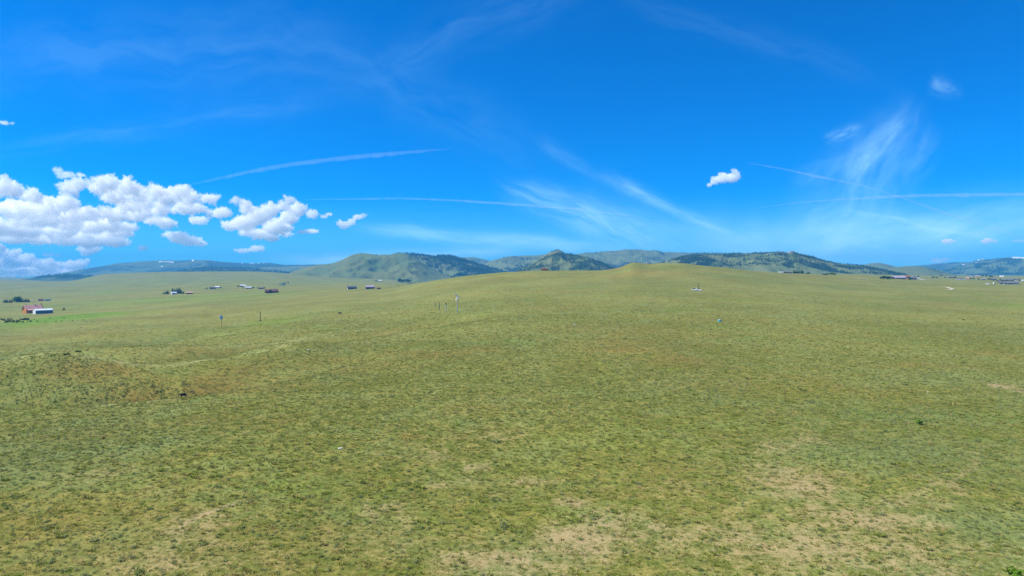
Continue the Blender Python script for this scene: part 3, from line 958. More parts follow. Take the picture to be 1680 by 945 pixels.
def pine_geo(r, h=1.0, tiers=8, spread=0.20, bare=0.07):
    """needle boughs in whorls round a dark inner crown: trunk faces and bough faces"""
    tv, tf, cv, cf = [], [], [], []
    for k in range(5):
        a = k / 5 * 2 * math.pi
        tv += [(0.022 * math.cos(a), 0.022 * math.sin(a), -0.03), (0.006 * math.cos(a), 0.006 * math.sin(a), 0.9 * h)]
    for k in range(5):
        n = (k + 1) % 5
        tf.append((2 * k, 2 * n, 2 * n + 1, 2 * k + 1))
    for i in range(tiers):
        t = i / (tiers - 1)
        z = h * (bare + (0.92 - bare) * t)
        R = spread * (1 - t) ** 0.75 * r.uniform(0.8, 1.15) + 0.02
        n = 8 if t < 0.6 else 5
        off = r.uniform(0, 6)
        for k in range(n):
            a = off + k / n * 2 * math.pi + r.uniform(-.25, .25)
            L = R * r.uniform(0.7, 1.2)
            wd = 0.46 * L + 0.02
            ca, sa = math.cos(a), math.sin(a)
            dz = -0.42 * L * r.uniform(.5, 1.3)
            b = len(cv)
            cv += [(0, 0, z + 0.13 * h * (1 - .5 * t)), (L * .62 * ca - wd * sa, L * .62 * sa + wd * ca, z + dz * .6),
                   (L * ca, L * sa, z + dz), (L * .62 * ca + wd * sa, L * .62 * sa - wd * ca, z + dz * .6), (L * .3 * ca, L * .3 * sa, z - .05 * h)]
            cf += [(b, b + 1, b + 2), (b, b + 2, b + 3), (b + 1, b + 4, b + 2), (b + 2, b + 4, b + 3)]
    b = len(cv)
    cv += [(0.02, 0, .88 * h), (-0.01, .017, .88 * h), (-0.01, -.017, .88 * h), (0, 0, h * 1.02)]
    cf += [(b, b + 1, b + 3), (b + 1, b + 2, b + 3), (b + 2, b, b + 3)]
    return tv, tf, cv, cf


def leafy_geo(r, n=90, sx=0.5, sz=0.9, z0=0.12, leaf=0.13, lump=0.3):
    """crown of small leaf clumps spread through a lumpy volume"""
    lumps = [(r.uniform(-1, 1) * sx * .55, r.uniform(-1, 1) * sx * .55, z0 + sz * r.uniform(.25, .8), r.uniform(.5, 1) * lump) for _ in range(7)]
    lumps.append((0, 0, z0 + sz * .45, lump * 1.2))
    v, f = [], []
    for _ in range(n):
        c = r.choice(lumps)
        d = Vector((r.gauss(0, 1), r.gauss(0, 1), r.gauss(0, 1))).normalized()
        p = Vector(c[:3]) + d * c[3] * r.uniform(.6, 1.05)
        p.z = max(p.z, z0 * .5)
        nrm = (d + Vector((r.gauss(0, .5), r.gauss(0, .5), r.gauss(0, .5) + .4))).normalized()
        t1 = nrm.orthogonal().normalized()
        t2 = nrm.cross(t1)
        s = leaf * r.uniform(.6, 1.3)
        b = len(v)
        v += [tuple(p + t1 * s), tuple(p + t2 * s * .7), tuple(p - t1 * s * .9), tuple(p - t2 * s * .75)]
        f.append((b, b + 1, b + 2, b + 3))
    return v, f


def tuft_geo(r, n, height_, spread, lean, width, flop=0.6):
    """grass clump: bent tapering blades"""
    v, f = [], []
    for _ in range(n):
        a = r.uniform(0, 2 * math.pi)
        rr = spread * math.sqrt(r.random()) * 0.55
        px, py = rr * math.cos(a), rr * math.sin(a)
        a2 = a + r.uniform(-.9, .9)
        h = height_ * r.uniform(.55, 1.1)
        L = lean * h * r.uniform(.4, 1.3)
        ca, sa = math.cos(a2), math.sin(a2)
        wd = width * r.uniform(.7, 1.3)
        b = len(v)
        v += [(px + wd * sa, py - wd * ca, -0.02), (px - wd * sa, py + wd * ca, -0.02),
              (px + L * .45 * ca - wd * .8 * sa, py + L * .45 * sa + wd * .8 * ca, h * .65),
              (px + L * .45 * ca + wd * .8 * sa, py + L * .45 * sa - wd * .8 * ca, h * .65),
              (px + L * ca, py + L * sa, h * (1 - flop * .25))]
        f += [(b, b + 1, b + 2, b + 3), (b + 3, b + 2, b + 4)]
    return v, f


def sage_geo(r, n, radius, h, leaf):
    """low domed sage bush made of small leaf clumps"""
    v, f = [], []
    for _ in range(n):
        d = Vector((r.gauss(0, 1), r.gauss(0, 1), abs(r.gauss(0, .9)))).normalized()
        k = r.uniform(.45, 1.05) * (1 + .25 * math.sin(3 * math.atan2(d.y, d.x) + n))
        p = Vector((d.x * radius * k, d.y * radius * k, d.z * h * k))
        nrm = (d + Vector((r.gauss(0, .45), r.gauss(0, .45), r.gauss(0, .45) + .3))).normalized()
        t1 = nrm.orthogonal().normalized()
        t1 = (t1 * math.cos(k * 9) + nrm.cross(t1) * math.sin(k * 9)).normalized()
        t2 = nrm.cross(t1)
        s = leaf * r.uniform(.6, 1.3)
        b = len(v)
        v += [tuple(p + t1 * s), tuple(p + t2 * s * .5), tuple(p - t1 * s), tuple(p - t2 * s * .5)]
        f.append((b, b + 1, b + 2, b + 3))
    return v, f


def source_collection(name, items):
    c = bpy.data.collections.new(name)      # not linked to the scene: only a source for scattering
    for nm, me in items:
        c.objects.link(bpy.data.objects.new(nm, me))
    return c


def scatter(name, pts, scale, rot, variant, coll, kind='stuff'):
    """ground cover that nobody could count: one object, plants set on its points"""
    me = bpy.data.meshes.new(name)
    me.vertices.add(len(pts))
    me.vertices.foreach_set('co', np.ascontiguousarray(pts, np.float32).ravel())
    a = me.attributes.new('size', 'FLOAT_VECTOR', 'POINT')
    a.data.foreach_set('vector', np.ascontiguousarray(scale, np.float32).ravel())
    a = me.attributes.new('turn', 'FLOAT_VECTOR', 'POINT')
    a.data.foreach_set('vector', np.ascontiguousarray(rot, np.float32).ravel())
    a = me.attributes.new('variant', 'INT', 'POINT')
    a.data.foreach_set('value', np.ascontiguousarray(variant, np.int32))
    me.update()
    o = tag(link(name, me), kind=kind)
    g = bpy.data.node_groups.new(name + "_scatter", 'GeometryNodeTree')
    g.interface.new_socket('Geometry', in_out='INPUT', socket_type='NodeSocketGeometry')
    g.interface.new_socket('Geometry', in_out='OUTPUT', socket_type='NodeSocketGeometry')
    N, L = g.nodes, g.links
    gi, go = N.new('NodeGroupInput'), N.new('NodeGroupOutput')
    ci = N.new('GeometryNodeCollectionInfo')
    ci.inputs['Collection'].default_value = coll
    ci.inputs['Separate Children'].default_value = True
    ci.inputs['Reset Children'].default_value = True
    ip = N.new('GeometryNodeInstanceOnPoints')
    ip.inputs['Pick Instance'].default_value = True

    def named(nm, typ):
        n = N.new('GeometryNodeInputNamedAttribute')
        n.data_type = typ
        n.inputs['Name'].default_value = nm
        return n.outputs[0]
    L.new(gi.outputs[0], ip.inputs['Points'])
    L.new(ci.outputs[0], ip.inputs['Instance'])
    L.new(named('variant', 'INT'), ip.inputs['Instance Index'])
    L.new(named('turn', 'FLOAT_VECTOR'), ip.inputs['Rotation'])
    L.new(named('size', 'FLOAT_VECTOR'), ip.inputs['Scale'])
    L.new(ip.outputs[0], go.inputs[0])
    md = o.modifiers.new("scatter", 'NODES')
    md.node_group = g
    return o


# --- trees on the hills
pine_items = []
PINE_PARTS = []
for k in range(5):
    r = random.Random(100 + k)
    tv, tf, cv, cf = pine_geo(r, 1.0, [6, 7, 7, 8, 6][k], [.24, .21, .27, .19, .30][k])
    me = mesh_from("pine", tv + cv, tf + [tuple(i + len(tv) for i in q) for q in cf], [0] * len(tf) + [1] * len(cf))
    me.materials.append(BARK)
    me.materials.append(PINE_MAT)
    pine_items.append((f"pine_source_{k}", me))
    t_me = mesh_from("trunk", tv, tf)
    t_me.materials.append(BARK)
    c_me = mesh_from("crown", cv, cf)
    c_me.materials.append(PINE_MAT)
    PINE_PARTS.append((t_me, c_me))
PINES = source_collection("pine_sources", pine_items)


def tri_interp(A, i, j, a, b):
    return (A[i, j] * (1 - a) + A[i, j + 1] * a) * (1 - b) + (A[i + 1, j] * (1 - a) + A[i + 1, j + 1] * a) * b


def hill_trees(name, n, hmin, hmax, tmax=1.04, bias=0.0, power=1.6):
    X, Y, Z, at, T = HILLS[name]
    R, C = X.shape
    i = rng.integers(0, R - 2, n * 8)
    j = rng.integers(0, C - 2, n * 8)
    a, b = rng.random(n * 8), rng.random(n * 8)
    tt = tri_interp(T, i, j, a, b)
    wd = tri_interp(at['wood'], i, j, a, b) + bias - 0.4 * tri_interp(at['rock'], i, j, a, b)
    x, y, z = (tri_interp(A, i, j, a, b) for A in (X, Y, Z))
    clump = 0.5 + 1.1 * fbm(x / 60, y / 60, 3, 61)
    keep = (rng.random(n * 8) < np.clip(wd, 0, 1) ** power * np.clip(clump, 0, 1)) & (tt < tmax) & (z > -5)
    k = np.nonzero(keep)[0][:n]
    h = rng.uniform(hmin, hmax, len(k)) * (0.75 + .5 * rng.random(len(k)))
    return np.stack([x[k], y[k], z[k] - .3], 1), h



def scatter_pines(name, sets):
    P = np.concatenate([p for p, h in sets])
    H = np.concatenate([h for p, h in sets])
    n = len(P)
    sc = np.stack([H * rng.uniform(.85, 1.25, n), H * rng.uniform(.85, 1.25, n), H], 1)
    rot = np.zeros((n, 3))
    rot[:, 2] = rng.uniform(0, 6.28, n)
    return scatter(name, P, sc, rot, rng.integers(0, 5, n), PINES)


near_pines = hill_trees("rocky_forested_hill", 11000, 5, 8.2, 1.03)
pick = np.argsort(near_pines[0][:, 1] - near_pines[1] * 30)[:210]
rest = np.setdiff1d(np.arange(len(near_pines[0])), pick)
scatter_pines("forest", [
    (near_pines[0][rest], near_pines[1][rest]),
    hill_trees("rocky_peak", 3600, 5, 7.5, 1.02),
    hill_trees("butte", 600, 5, 9, 1.0, .12, 2.2),
    hill_trees("forested_hill", 7500, 8, 13, 1.03),
    hill_trees("grassy_ridge", 4000, 8, 13, .9),
    hill_trees("long_ridge", 9000, 9, 14, 1.02),
    hill_trees("brown_hill", 500, 8, 13, 1.0),
    hill_trees("brown_hill.001", 90, 6, 10, .9),
    hill_trees("forested_hill.001", 6500, 9, 14, 1.02),
    hill_trees("forested_ridge", 1300, 9, 14, 1.02),
    hill_trees("forested_ridge.001", 2000, 9, 14, 1.02),
])


def pine_tree(loc, h, k, label, group=None, wide=1.0):
    o = empty("pine_tree", loc, random.uniform(0, 6.28))
    o.scale = (h * wide, h * wide, h)
    tag(o, label, "tree", group)
    for nm, me in zip(("trunk", "crown"), PINE_PARTS[k % 5]):
        c = bpy.data.objects.new(nm, me)
        COL.objects.link(c)
        c.parent = o
    return o


for q in pick:
    pine_tree(near_pines[0][q], near_pines[1][q], int(q), "dark green pine on the slope of the rocky forested hill", "pines on the rocky forested hill")

LEAFY = []
for k in range(5):
    r = random.Random(300 + k)
    v, f = leafy_geo(r, 170, .5, .86, .12, .13, .32)
    cm = mesh_from("crown", v, f)
    cm.materials.append(LEAF_MAT)
    cb = mesh_from("crown", v, f)
    cb.materials.append(BRIGHT_MAT)
    tv, tf = [], []
    for j in range(6):
        a = j / 6 * 2 * math.pi
        tv += [(.035 * math.cos(a), .035 * math.sin(a), -.03), (.018 * math.cos(a), .018 * math.sin(a), .55)]
    for j in range(6):
        n = (j + 1) % 6
        tf.append((2 * j, 2 * n, 2 * n + 1, 2 * j + 1))
    for j in range(3):          # limbs
        a = j * 2.1 + k
        b = len(tv)
        tv += [(.014, 0, .34), (-.007, .012, .34), (-.007, -.012, .34), (.26 * math.cos(a), .26 * math.sin(a), .66)]
        tf += [(b, b + 1, b + 3), (b + 1, b + 2, b + 3), (b + 2, b, b + 3)]
    tm = mesh_from("trunk", tv, tf)
    tm.materials.append(BARK)
    v, f = leafy_geo(r, 130, .95, .62, .03, .14, .36)
    sm = mesh_from("shrub", v, f)
    sm.materials.append(LEAF_MAT)
    sb = mesh_from("shrub", v, f)
    sb.materials.append(BRIGHT_MAT)
    LEAFY.append((tm, cm, cb, sm, sb))


def leafy_tree(loc, h, k, label, group=None, wide=1.0, bright=False):
    o = empty("leafy_tree", loc, random.uniform(0, 6.28))
    o.scale = (h * wide, h * wide, h)
    tag(o, label, "tree", group)
    for nm, me in (("trunk", LEAFY[k % 5][0]), ("crown", LEAFY[k % 5][2 if bright else 1])):
        c = bpy.data.objects.new(nm, me)
        COL.objects.link(c)
        c.parent = o
    return o


def shrub(loc, h, k, label, group=None, wide=1.0, bright=False, m=None):
    me = LEAFY[k % 5][4 if bright else 3]
    if m is not None:
        me = me.copy()
        me.materials.clear()
        me.materials.append(m)
    o = bpy.data.objects.new("shrub", me)
    COL.objects.link(o)
    o.location = loc
    o.rotation_euler = (0, 0, random.uniform(0, 6.28))
    o.scale = (h * wide, h * wide, h)
    return tag(o, label, "shrub", group)


def px_m(loc, n):
    """metres spanned by n photo pixels at a place"""
    return n / F * loc[1]


ORDINAL = 'first second third fourth fifth sixth seventh eighth ninth tenth eleventh twelfth thirteenth fourteenth fifteenth'.split()


def tree_row(pts, label, group, kind='pine', bright=False):
    """pts: (column, base row, height in pixels, width factor)"""
    place = {id(q): k for k, q in enumerate(sorted(pts))}
    for i, q in enumerate(pts):
        u, row, hp, wd = q
        p = hit(u, row)
        lab = label if len(pts) == 1 else label + ", " + ORDINAL[place[id(q)]] + " from left"
        (pine_tree if kind == 'pine' else leafy_tree)(p, px_m(p, hp * (1.4 if kind == 'pine' else 1.15)), i + int(u), lab, group, wd * (1.35 if kind == 'pine' else 1.1), **({'bright': bright} if kind != 'pine' else {}))


# ---------------------------------------------------------------- buildings
def box(bm, x0, x1, y0, y1, z0, z1):
    vs = [bm.verts.new(p) for p in ((x0, y0, z0), (x1, y0, z0), (x1, y1, z0), (x0, y1, z0), (x0, y0, z1), (x1, y0, z1), (x1, y1, z1), (x0, y1, z1))]
    for q in ((0, 3, 2, 1), (4, 5, 6, 7), (0, 1, 5, 4), (1, 2, 6, 5), (2, 3, 7, 6), (3, 0, 4, 7)):
        bm.faces.new([vs[i] for i in q])


def prism(bm, prof, x0, x1):
    """extrude a closed (y, z) outline along x"""
    a = [bm.verts.new((x0, y, z)) for y, z in prof]
    b = [bm.verts.new((x1, y, z)) for y, z in prof]
    n = len(prof)
    for i in range(n):
        j = (i + 1) % n
        bm.faces.new((a[i], a[j], b[j], b[i]))
    bm.faces.new(a[::-1])
    bm.faces.new(b)


def done(name, bm, m, parent):
    bmesh.ops.recalc_face_normals(bm, faces=bm.faces[:])
    me = bpy.data.meshes.new(name)
    bm.to_mesh(me)
    bm.free()
    return link(name, me, m, parent)


GLASS = mat("window_glass", (0.03, 0.04, 0.055), 0.12, 0.1, 1.0, 0.0, 0.6)
TRIM = mat("white_trim", (0.72, 0.72, 0.70), 0.6, 0.06)
DOORM = mat("door_wood", (0.12, 0.07, 0.045), 0.7, 0.2)


def face_yaw(p):
    return -math.atan2(p[0], p[1])


def building(name, label, px, row, L, Wd, wall_h, roof_h, wall_m, roof_m, turn=0.0, cat="house", p=None, windows=3, door=True,
             chimney=False, porch=False, wing=None, big_door=False, over=0.5, gable_m=None, group=None):
    """gabled building, ridge along its local x; the side facing the viewpoint is local -y"""
    p = p or hit(px, row)
    o = empty(name, p, face_yaw(p) + turn)
    tag(o, label, cat, group)
    l, d = L / 2, Wd / 2
    bm = bmesh.new()
    prism(bm, [(-d, -1.5), (d, -1.5), (d, wall_h), (0, wall_h + roof_h), (-d, wall_h)], -l, l)
    done("wall", bm, wall_m, o)
    bm = bmesh.new()
    th = 0.28
    s = roof_h / d
    e = over
    prism(bm, [(-d - e, wall_h - s * e + .03), (0, wall_h + roof_h + .03), (d + e, wall_h - s * e + .03), (d + e, wall_h - s * e + .03 + th), (0, wall_h + roof_h + .03 + th), (-d - e, wall_h - s * e + .03 + th)], -l - e, l + e)
    rf = done("roof", bm, roof_m, o)
    if chimney:
        bm = bmesh.new()
        box(bm, l * .3, l * .3 + 1.0, -.5, .5, wall_h + roof_h * .5, wall_h + roof_h + 1.3)
        done("chimney", bm, mat("chimney_stone", (.3, .26, .23), .9, .25), rf)
    n = windows
    for i in range(n):
        x = -l + L * (i + 1) / (n + 1)
        if door and abs(x) < .9:
            x += 1.8
        ww, wh, z0 = min(1.7, L / (n + 1) * .55), min(1.3, wall_h * .45), wall_h * .38
        bm = bmesh.new()
        box(bm, x - ww / 2 - .12, x + ww / 2 + .12, -d - .06, -d + .05, z0 - .12, z0 + wh + .12)
        w_o = done("window", bm, TRIM, o)
        bm = bmesh.new()
        box(bm, x - ww / 2, x + ww / 2, -d - .09, -d - .02, z0, z0 + wh)
        done("pane", bm, GLASS, w_o)
    if door:
        bm = bmesh.new()
        box(bm, -.5, .5, -d - .08, -d + .05, -.2, min(2.1, wall_h * .8))
        done("door", bm, DOORM, o)
    if big_door:
        bm = bmesh.new()
        box(bm, -l - .08, -l + .05, -min(2.2, d * .6), min(2.2, d * .6), -.2, min(3.4, wall_h * .82))
        done("door", bm, TRIM, o)
    if gable_m:
        bm = bmesh.new()
        prism(bm, [(-d - .01, -1.4), (d + .01, -1.4), (d + .01, wall_h - .05), (0, wall_h + roof_h - .08), (-d - .01, wall_h - .05)], -l - .04, -l - .01)
        done("gable", bm, gable_m, o)
    if porch:
        bm = bmesh.new()
        prism(bm, [(-d - 2.8, wall_h * .72), (-d - 2.8, wall_h * .72 + .2), (-d - .02, wall_h * .95 + .2), (-d - .02, wall_h * .95)], -l * .9, l * .9)
        done("porch_roof", bm, roof_m, o)
        for i in range(5):
            x = -l * .86 + L * .86 * i / 4
            bm = bmesh.new()
            box(bm, x - .14, x + .14, -d - 2.7, -d - 2.42, -1.2, wall_h * .72 + .02)
            done("post", bm, wall_m, o)
    if wing:
        # cross wing with a gable turned to the viewpoint: x offset, width, projection, wall height, roof height
        wx, ww, wp, wh, wr = wing
        bm = bmesh.new()
        prism(bm, [(wx - ww / 2, -1.5), (wx + ww / 2, -1.5), (wx + ww / 2, wh), (wx, wh + wr), (wx - ww / 2, wh)], -d - wp, d * .2)
        for v in bm.verts:
            v.co = Vector((v.co.y, v.co.x, v.co.z))
        w2 = done("wing", bm, wall_m, o)
        bm = bmesh.new()
        s2 = wr / (ww / 2)
        prism(bm, [(wx - ww / 2 - e, wh - s2 * e + .03), (wx, wh + wr + .03), (wx + ww / 2 + e, wh - s2 * e + .03), (wx + ww / 2 + e, wh - s2 * e + .3), (wx, wh + wr + .3), (wx - ww / 2 - e, wh - s2 * e + .3)], -d - wp - e, d * .2)
        for v in bm.verts:
            v.co = Vector((v.co.y, v.co.x, v.co.z))
        done("roof", bm, roof_m, w2)
        bm = bmesh.new()
        box(bm, wx - .9, wx + .9, -d - wp - .08, -d - wp + .04, wh * .4, wh * .4 + 1.4)
        done("window", bm, GLASS, w2)
    return o


def wheel_bm(x, y, r, wdt):
    bm = bmesh.new()
    bmesh.ops.create_cone(bm, cap_ends=True, segments=12, radius1=r, radius2=r, depth=wdt,
                          matrix=Matrix.Translation((x, y, r)) @ Matrix.Rotation(math.pi / 2, 4, 'X'))
    return bm


TYRE = mat("tyre_rubber", (0.025, 0.025, 0.027), 0.85, 0.1)


def vehicle(name, label, px, row, color, L=5.2, turn=0.2, p=None, cat="truck", bed=True):
    p = p or hit(px, row)
    o = empty(name, p, face_yaw(p) + turn)
    tag(o, label, cat)
    m = mat("paint_" + str(color), color, 0.35, 0.05, 1.0, 0.0, 0.5)
    h = L * .5
    bm = bmesh.new()
    if bed:
        prof = [(-h, .45), (h, .45), (h, .95), (h * .95, 1.05), (-h * .1, 1.08), (-h * .98, 1.05), (-h, .9)]
    else:
        prof = [(-h, .45), (h, .45), (h, .9), (h * .6, 1.02), (-h, 1.05)]
    prism(bm, [(y, z) for y, z in prof], -.95, .95)
    for v in bm.verts:
        v.co = Vector((v.co.y, v.co.x, v.co.z))
    done("body", bm, m, o)
    bm = bmesh.new()
    a, b = ((-h * .05, h * .5) if bed else (-h * .95, h * .45))
    prism(bm, [(a, 1.04), (b, 1.0), (b - .6, 1.75), (a + .15, 1.78)], -.84, .84)
    for v in bm.verts:
        v.co = Vector((v.co.y, v.co.x, v.co.z))
    cab = done("cab", bm, m, o)
    bm = bmesh.new()
    box(bm, a + .35, b - .6, -.86, .86, 1.15, 1.62)
    done("window", bm, GLASS, cab)
    for x in (-h * .62, h * .62):
        for y in (-.86, .86):
            done("wheel", wheel_bm(x, y, .38, .26), TYRE, o)
    return o


def trailer(name, label, px, row, color, L=7.5, H=2.5, turn=0.1, p=None):
    p = p or hit(px, row)
    o = empty(name, p, face_yaw(p) + turn)
    tag(o, label, "trailer")
    m = mat("trailer_" + str(color), color, 0.45, 0.06, 1.0)
    h = L / 2
    bm = bmesh.new()
    prism(bm, [(-h, .5), (h * .92, .5), (h, .9), (h * .9, .5 + H * .9), (h * .8, .5 + H), (-h * .96, .5 + H), (-h, .5 + H * .94)], -1.2, 1.2)
    for v in bm.verts:
        v.co = Vector((v.co.y, v.co.x, v.co.z))
    done("body", bm, m, o)
    for x0 in (-h * .7, h * .25):
        bm = bmesh.new()
        box(bm, x0, x0 + 1.3, -1.25, -1.15, 1.6, 2.3)
        done("window", bm, GLASS, o)
    bm = bmesh.new()
    box(bm, -.35, .4, -1.24, -1.15, .6, 2.4)
    done("door", bm, TRIM, o)
    bm = bmesh.new()
    box(bm, h * .9, h + 1.4, -.07, .07, .48, .6)
    done("hitch", bm, TYRE, o)
    for x in (-.5, .5):
        for y in (-1.05, 1.05):
            done("wheel", wheel_bm(x, y, .38, .25), TYRE, o)
    return o


M = {
    'log': mat("orange_logs", (.58, .215, .035), .8, .25, 1.2),
    'pinkroof': mat("faded_red_metal", (.72, .36, .29), .55, .12, .6),
    'bluewall': mat("blue_steel", (.085, .17, .23), .5, .10, .6),
    'paleroof': mat("pale_steel", (.60, .66, .72), .45, .08, .5),
    'white': mat("white_siding", (.62, .63, .64), .7, .06, .8),
    'dark': mat("dark_siding", (.045, .05, .06), .8, .2, .8),
    'navy': mat("dark_blue_steel", (.055, .07, .105), .5, .15, .8),
    'slate': mat("slate_roof", (.10, .11, .125), .7, .2, .8),
    'red': mat("dark_red_siding", (.115, .03, .035), .8, .25, .8),
    'maroon': mat("maroon_roof", (.14, .05, .06), .7, .2, .8),
    'barnred': mat("barn_red", (.20, .055, .04), .8, .2, .8),
    'tan': mat("tan_siding", (.48, .30, .18), .8, .12, .8),
    'brownroof': mat("brown_roof", (.20, .095, .06), .75, .2, .8),
    'lavender': mat("grey_violet_roof", (.27, .235, .30), .6, .12, .8),
    'grey': mat("grey_siding", (.46, .45, .44), .8, .12, .8),
    'teal': mat("teal_roof", (.07, .19, .20), .5, .15, .8),
    'pink': mat("pink_siding", (.48, .27, .22), .8, .12, .8),
    'wood': mat("weathered_wood", (.12, .095, .07), .9, .3, 3.0),
    'post': mat("dark_post", (.035, .033, .03), .8, .2, 3.0),
}

# left valley
building("log_house", "orange log house under a faded red roof beside the blue grey shed", 53, 513, 18.5, 10.5, 5.2, 4.6, M['log'], M['pinkroof'], .42, chimney=True, porch=True, windows=4, over=1.0)
building("metal_shed", "blue grey steel shed with a white end next to the orange log house", 70.5, 514.5, 19, 9.5, 4.3, 1.7, M['bluewall'], M['paleroof'], .32, cat="shed", windows=0, door=False, big_door=True, gable_m=M['white'], over=.25)
tree_row([(43, 505, 4.5, 1.0)], "single dark conifer at the left end of the orange log house", None)
tree_row([(67.5, 507, 7.5, 1.2)], "dark conifer behind the right end of the faded red roof", None)
tree_row([(105, 508.5, 4, 1.4)], "lone small dark conifer in the grass right of the blue grey shed", None)
tree_row([(7, 496.5, 4, 1.3), (9.5, 496.5, 5, 1.2), (12, 496.6, 4.5, 1.3), (16, 496.5, 4.5, 1.3), (19, 496.5, 4, 1.4)], "dark conifer at the sparse left end of the log house row", "dark conifers at the left end of the tree row")
tree_row([(29.5, 495.8, 7, 1.3), (32, 495.8, 8, 1.2), (34.5, 495.8, 7, 1.3), (37.5, 495.8, 6, 1.3)], "tall dark conifer beside the two bright green trees of the row", "tall dark conifers in the tree row")
tree_row([(42, 495.6, 5, 1.3), (45.5, 495.6, 5, 1.2), (48, 495.5, 3.5, 1.3)], "short dark conifer at the right end of the log house row", "short dark conifers at the right end of the tree row")
tree_row([(24, 495.8, 7.5, 1.1), (27, 495.8, 7.8, 1.2)], "bright green leafy tree in the row behind the log house", "bright leafy trees in the tree row", 'leafy', True)
vehicle("pickup_truck", "white pickup truck parked at the right end of the dark tree row", 55.5, 495, (.75, .75, .75))
building("cabin", "low dark brown cabin beyond the orange log house", 68, 493.5, 9, 5, 2.1, 1.2, M['wood'], M['maroon'], .2, windows=2)
trailer("camper_trailer", "small white camper trailer beside the low teal shed", 75, 493.5, (.78, .79, .8), 5.5, 2.4)
building("shed", "low teal shed at the far end of the log house yard", 79.5, 493.3, 6.5, 4, 2.0, .9, M['teal'], M['teal'], .1, cat="shed", windows=1)

tree_row([(269, 482.4, 3.2, 1.6), (272.5, 482.4, 4.5, 1.4), (275.5, 482.4, 5, 1.3)], "green conifer just left of the small white house", "conifers left of the small white house")
tree_row([(283, 480.6, 6.5, 1.2), (286.5, 480.4, 5.5, 1.3), (290.5, 481.4, 7, 1.4), (294, 481.4, 7.6, 1.3), (297, 481.6, 5.5, 1.4), (301, 482, 3.6, 1.6)], "green conifer crowding behind the small white house", "conifers behind the small white house")
building("house", "small white house tucked in front of green conifers", 285, 482.6, 8.5, 6, 2.5, 1.5, M['white'], M['paleroof'], .3, windows=2)
building("barn", "low barn with a pale roof and dark red walls beside the conifers", 311, 482.2, 11, 6, 2.3, 1.4, M['barnred'], M['pink'], -.1, cat="barn", windows=1)
building("house", "long blue grey house with a pale roof on the far grass slope", 349, 473.8, 13, 7, 2.6, 1.5, M['bluewall'], M['slate'], .1, windows=4)
building("shed", "white roofed shed at the right end of the long blue grey house", 356.5, 472.6, 10, 7, 2.4, 1.6, M['white'], M['white'], -.15, cat="shed", windows=0)
shrub(hit(335.5, 474.3), 2.6, 1, "dark shrub left of the long blue grey house", None, 1.3)
building("house", "dark house with white roof trim, topmost of the far ranch buildings", 398, 470.2, 10, 7, 2.5, 1.8, M['dark'], M['paleroof'], .2, windows=2)
building("shed", "tiny white shed in the middle of the far ranch buildings", 402.5, 470.8, 4, 3.5, 2.3, 1.0, M['white'], M['white'], .2, cat="shed", windows=0)
building("house", "low dark green walled house with white roof at the far ranch", 408, 473.4, 12, 7, 2.3, 1.5, M['dark'], M['paleroof'], .0, windows=2)
tree_row([(398.5, 474, 2.8, .8), (412.5, 473.8, 2.8, .8)], "small dark conifer beside the low white roofed ranch house", "conifers beside the low white roofed ranch house")
building("shed", "long low dark shed alone right of the far ranch houses", 428.5, 473.8, 9, 5, 1.9, 1.0, M['dark'], M['slate'], .1, cat="shed", windows=0)
building("house", "dark red gabled house with dark trees at both ends on the grass", 446, 480.4, 20, 10, 3.2, 2.8, M['red'], M['maroon'], .12, windows=5, wing=(-3.5, 7, 2.5, 3.0, 3.2), chimney=True)
tree_row([(435, 480.2, 4, .9), (438.5, 480.5, 3.6, 1.2)], "dark tree at the left end of the dark red house", "dark trees left of the dark red house")
tree_row([(452, 479.6, 5.6, .8), (455.5, 480, 3.2, 1.5)], "dark tree at the right end of the dark red house", "dark trees right of the dark red house")
tree_row([(459.5, 468, 3, .9), (462, 468, 3, 1.0), (465.5, 466.6, 3.4, 1.2), (468, 466.2, 2.8, 1.3), (472.5, 465, 3.2, 1.2)], "dark tree on the far slope above the dark red house", "dark trees on the slope above the dark red house")
building("house", "teal roofed house among dark trees above the dark red house", 464, 468, 9, 6, 2.4, 1.6, M['white'], M['teal'], .2, windows=2)

# barns at the edge of the rise
building("barn", "larger dark blue barn, left of the pair on the grass rise", 577.5, 474.2, 15, 8.5, 3.2, 2.2, M['navy'], M['slate'], .14, cat="barn", windows=0, big_door=True, wing=(-5.0, 4.5, 1.0, 2.2, 1.2))
building("barn", "dark blue barn with pale grey roof, right of the pair", 607.5, 473.8, 13.5, 8, 3.0, 2.4, M['navy'], M['lavender'], -.12, cat="barn", windows=0, big_door=True)
building("shed", "little brown shed to the right of the two dark barns", 621.5, 474.2, 6, 4, 1.7, .8, M['wood'], M['brownroof'], .1, cat="shed", windows=0)
building("house", "tiny dark house left of the white roofed one below the butte", 617, 461.5, 9, 6, 2.3, 1.5, M['wood'], M['slate'], .2, windows=1)
building("house", "small house with a bright white roof below the butte", 624, 461.5, 11, 7, 2.4, 2.0, M['tan'], M['white'], -.2, windows=2)
tree_row([(654.5, 463, 5.4, 1.0), (657, 463.2, 5.2, 1.1), (659.5, 463.2, 4.8, 1.2), (662, 463.2, 5.0, 1.1), (664.5, 463.2, 4.6, 1.2), (667, 463.4, 5.2, 1.1), (669.5, 463.4, 4.6, 1.2), (672, 463.4, 4.2, 1.2)], "rich green tree in the dense clump below the forested gulch", "green trees in the dense clump by the gulch", 'leafy')
tree_row([(682, 461.6, 4.2, 1.1), (685, 461.6, 3.4, 1.2)], "small dark tree right of the dense green clump", "small dark trees right of the clump", 'leafy')
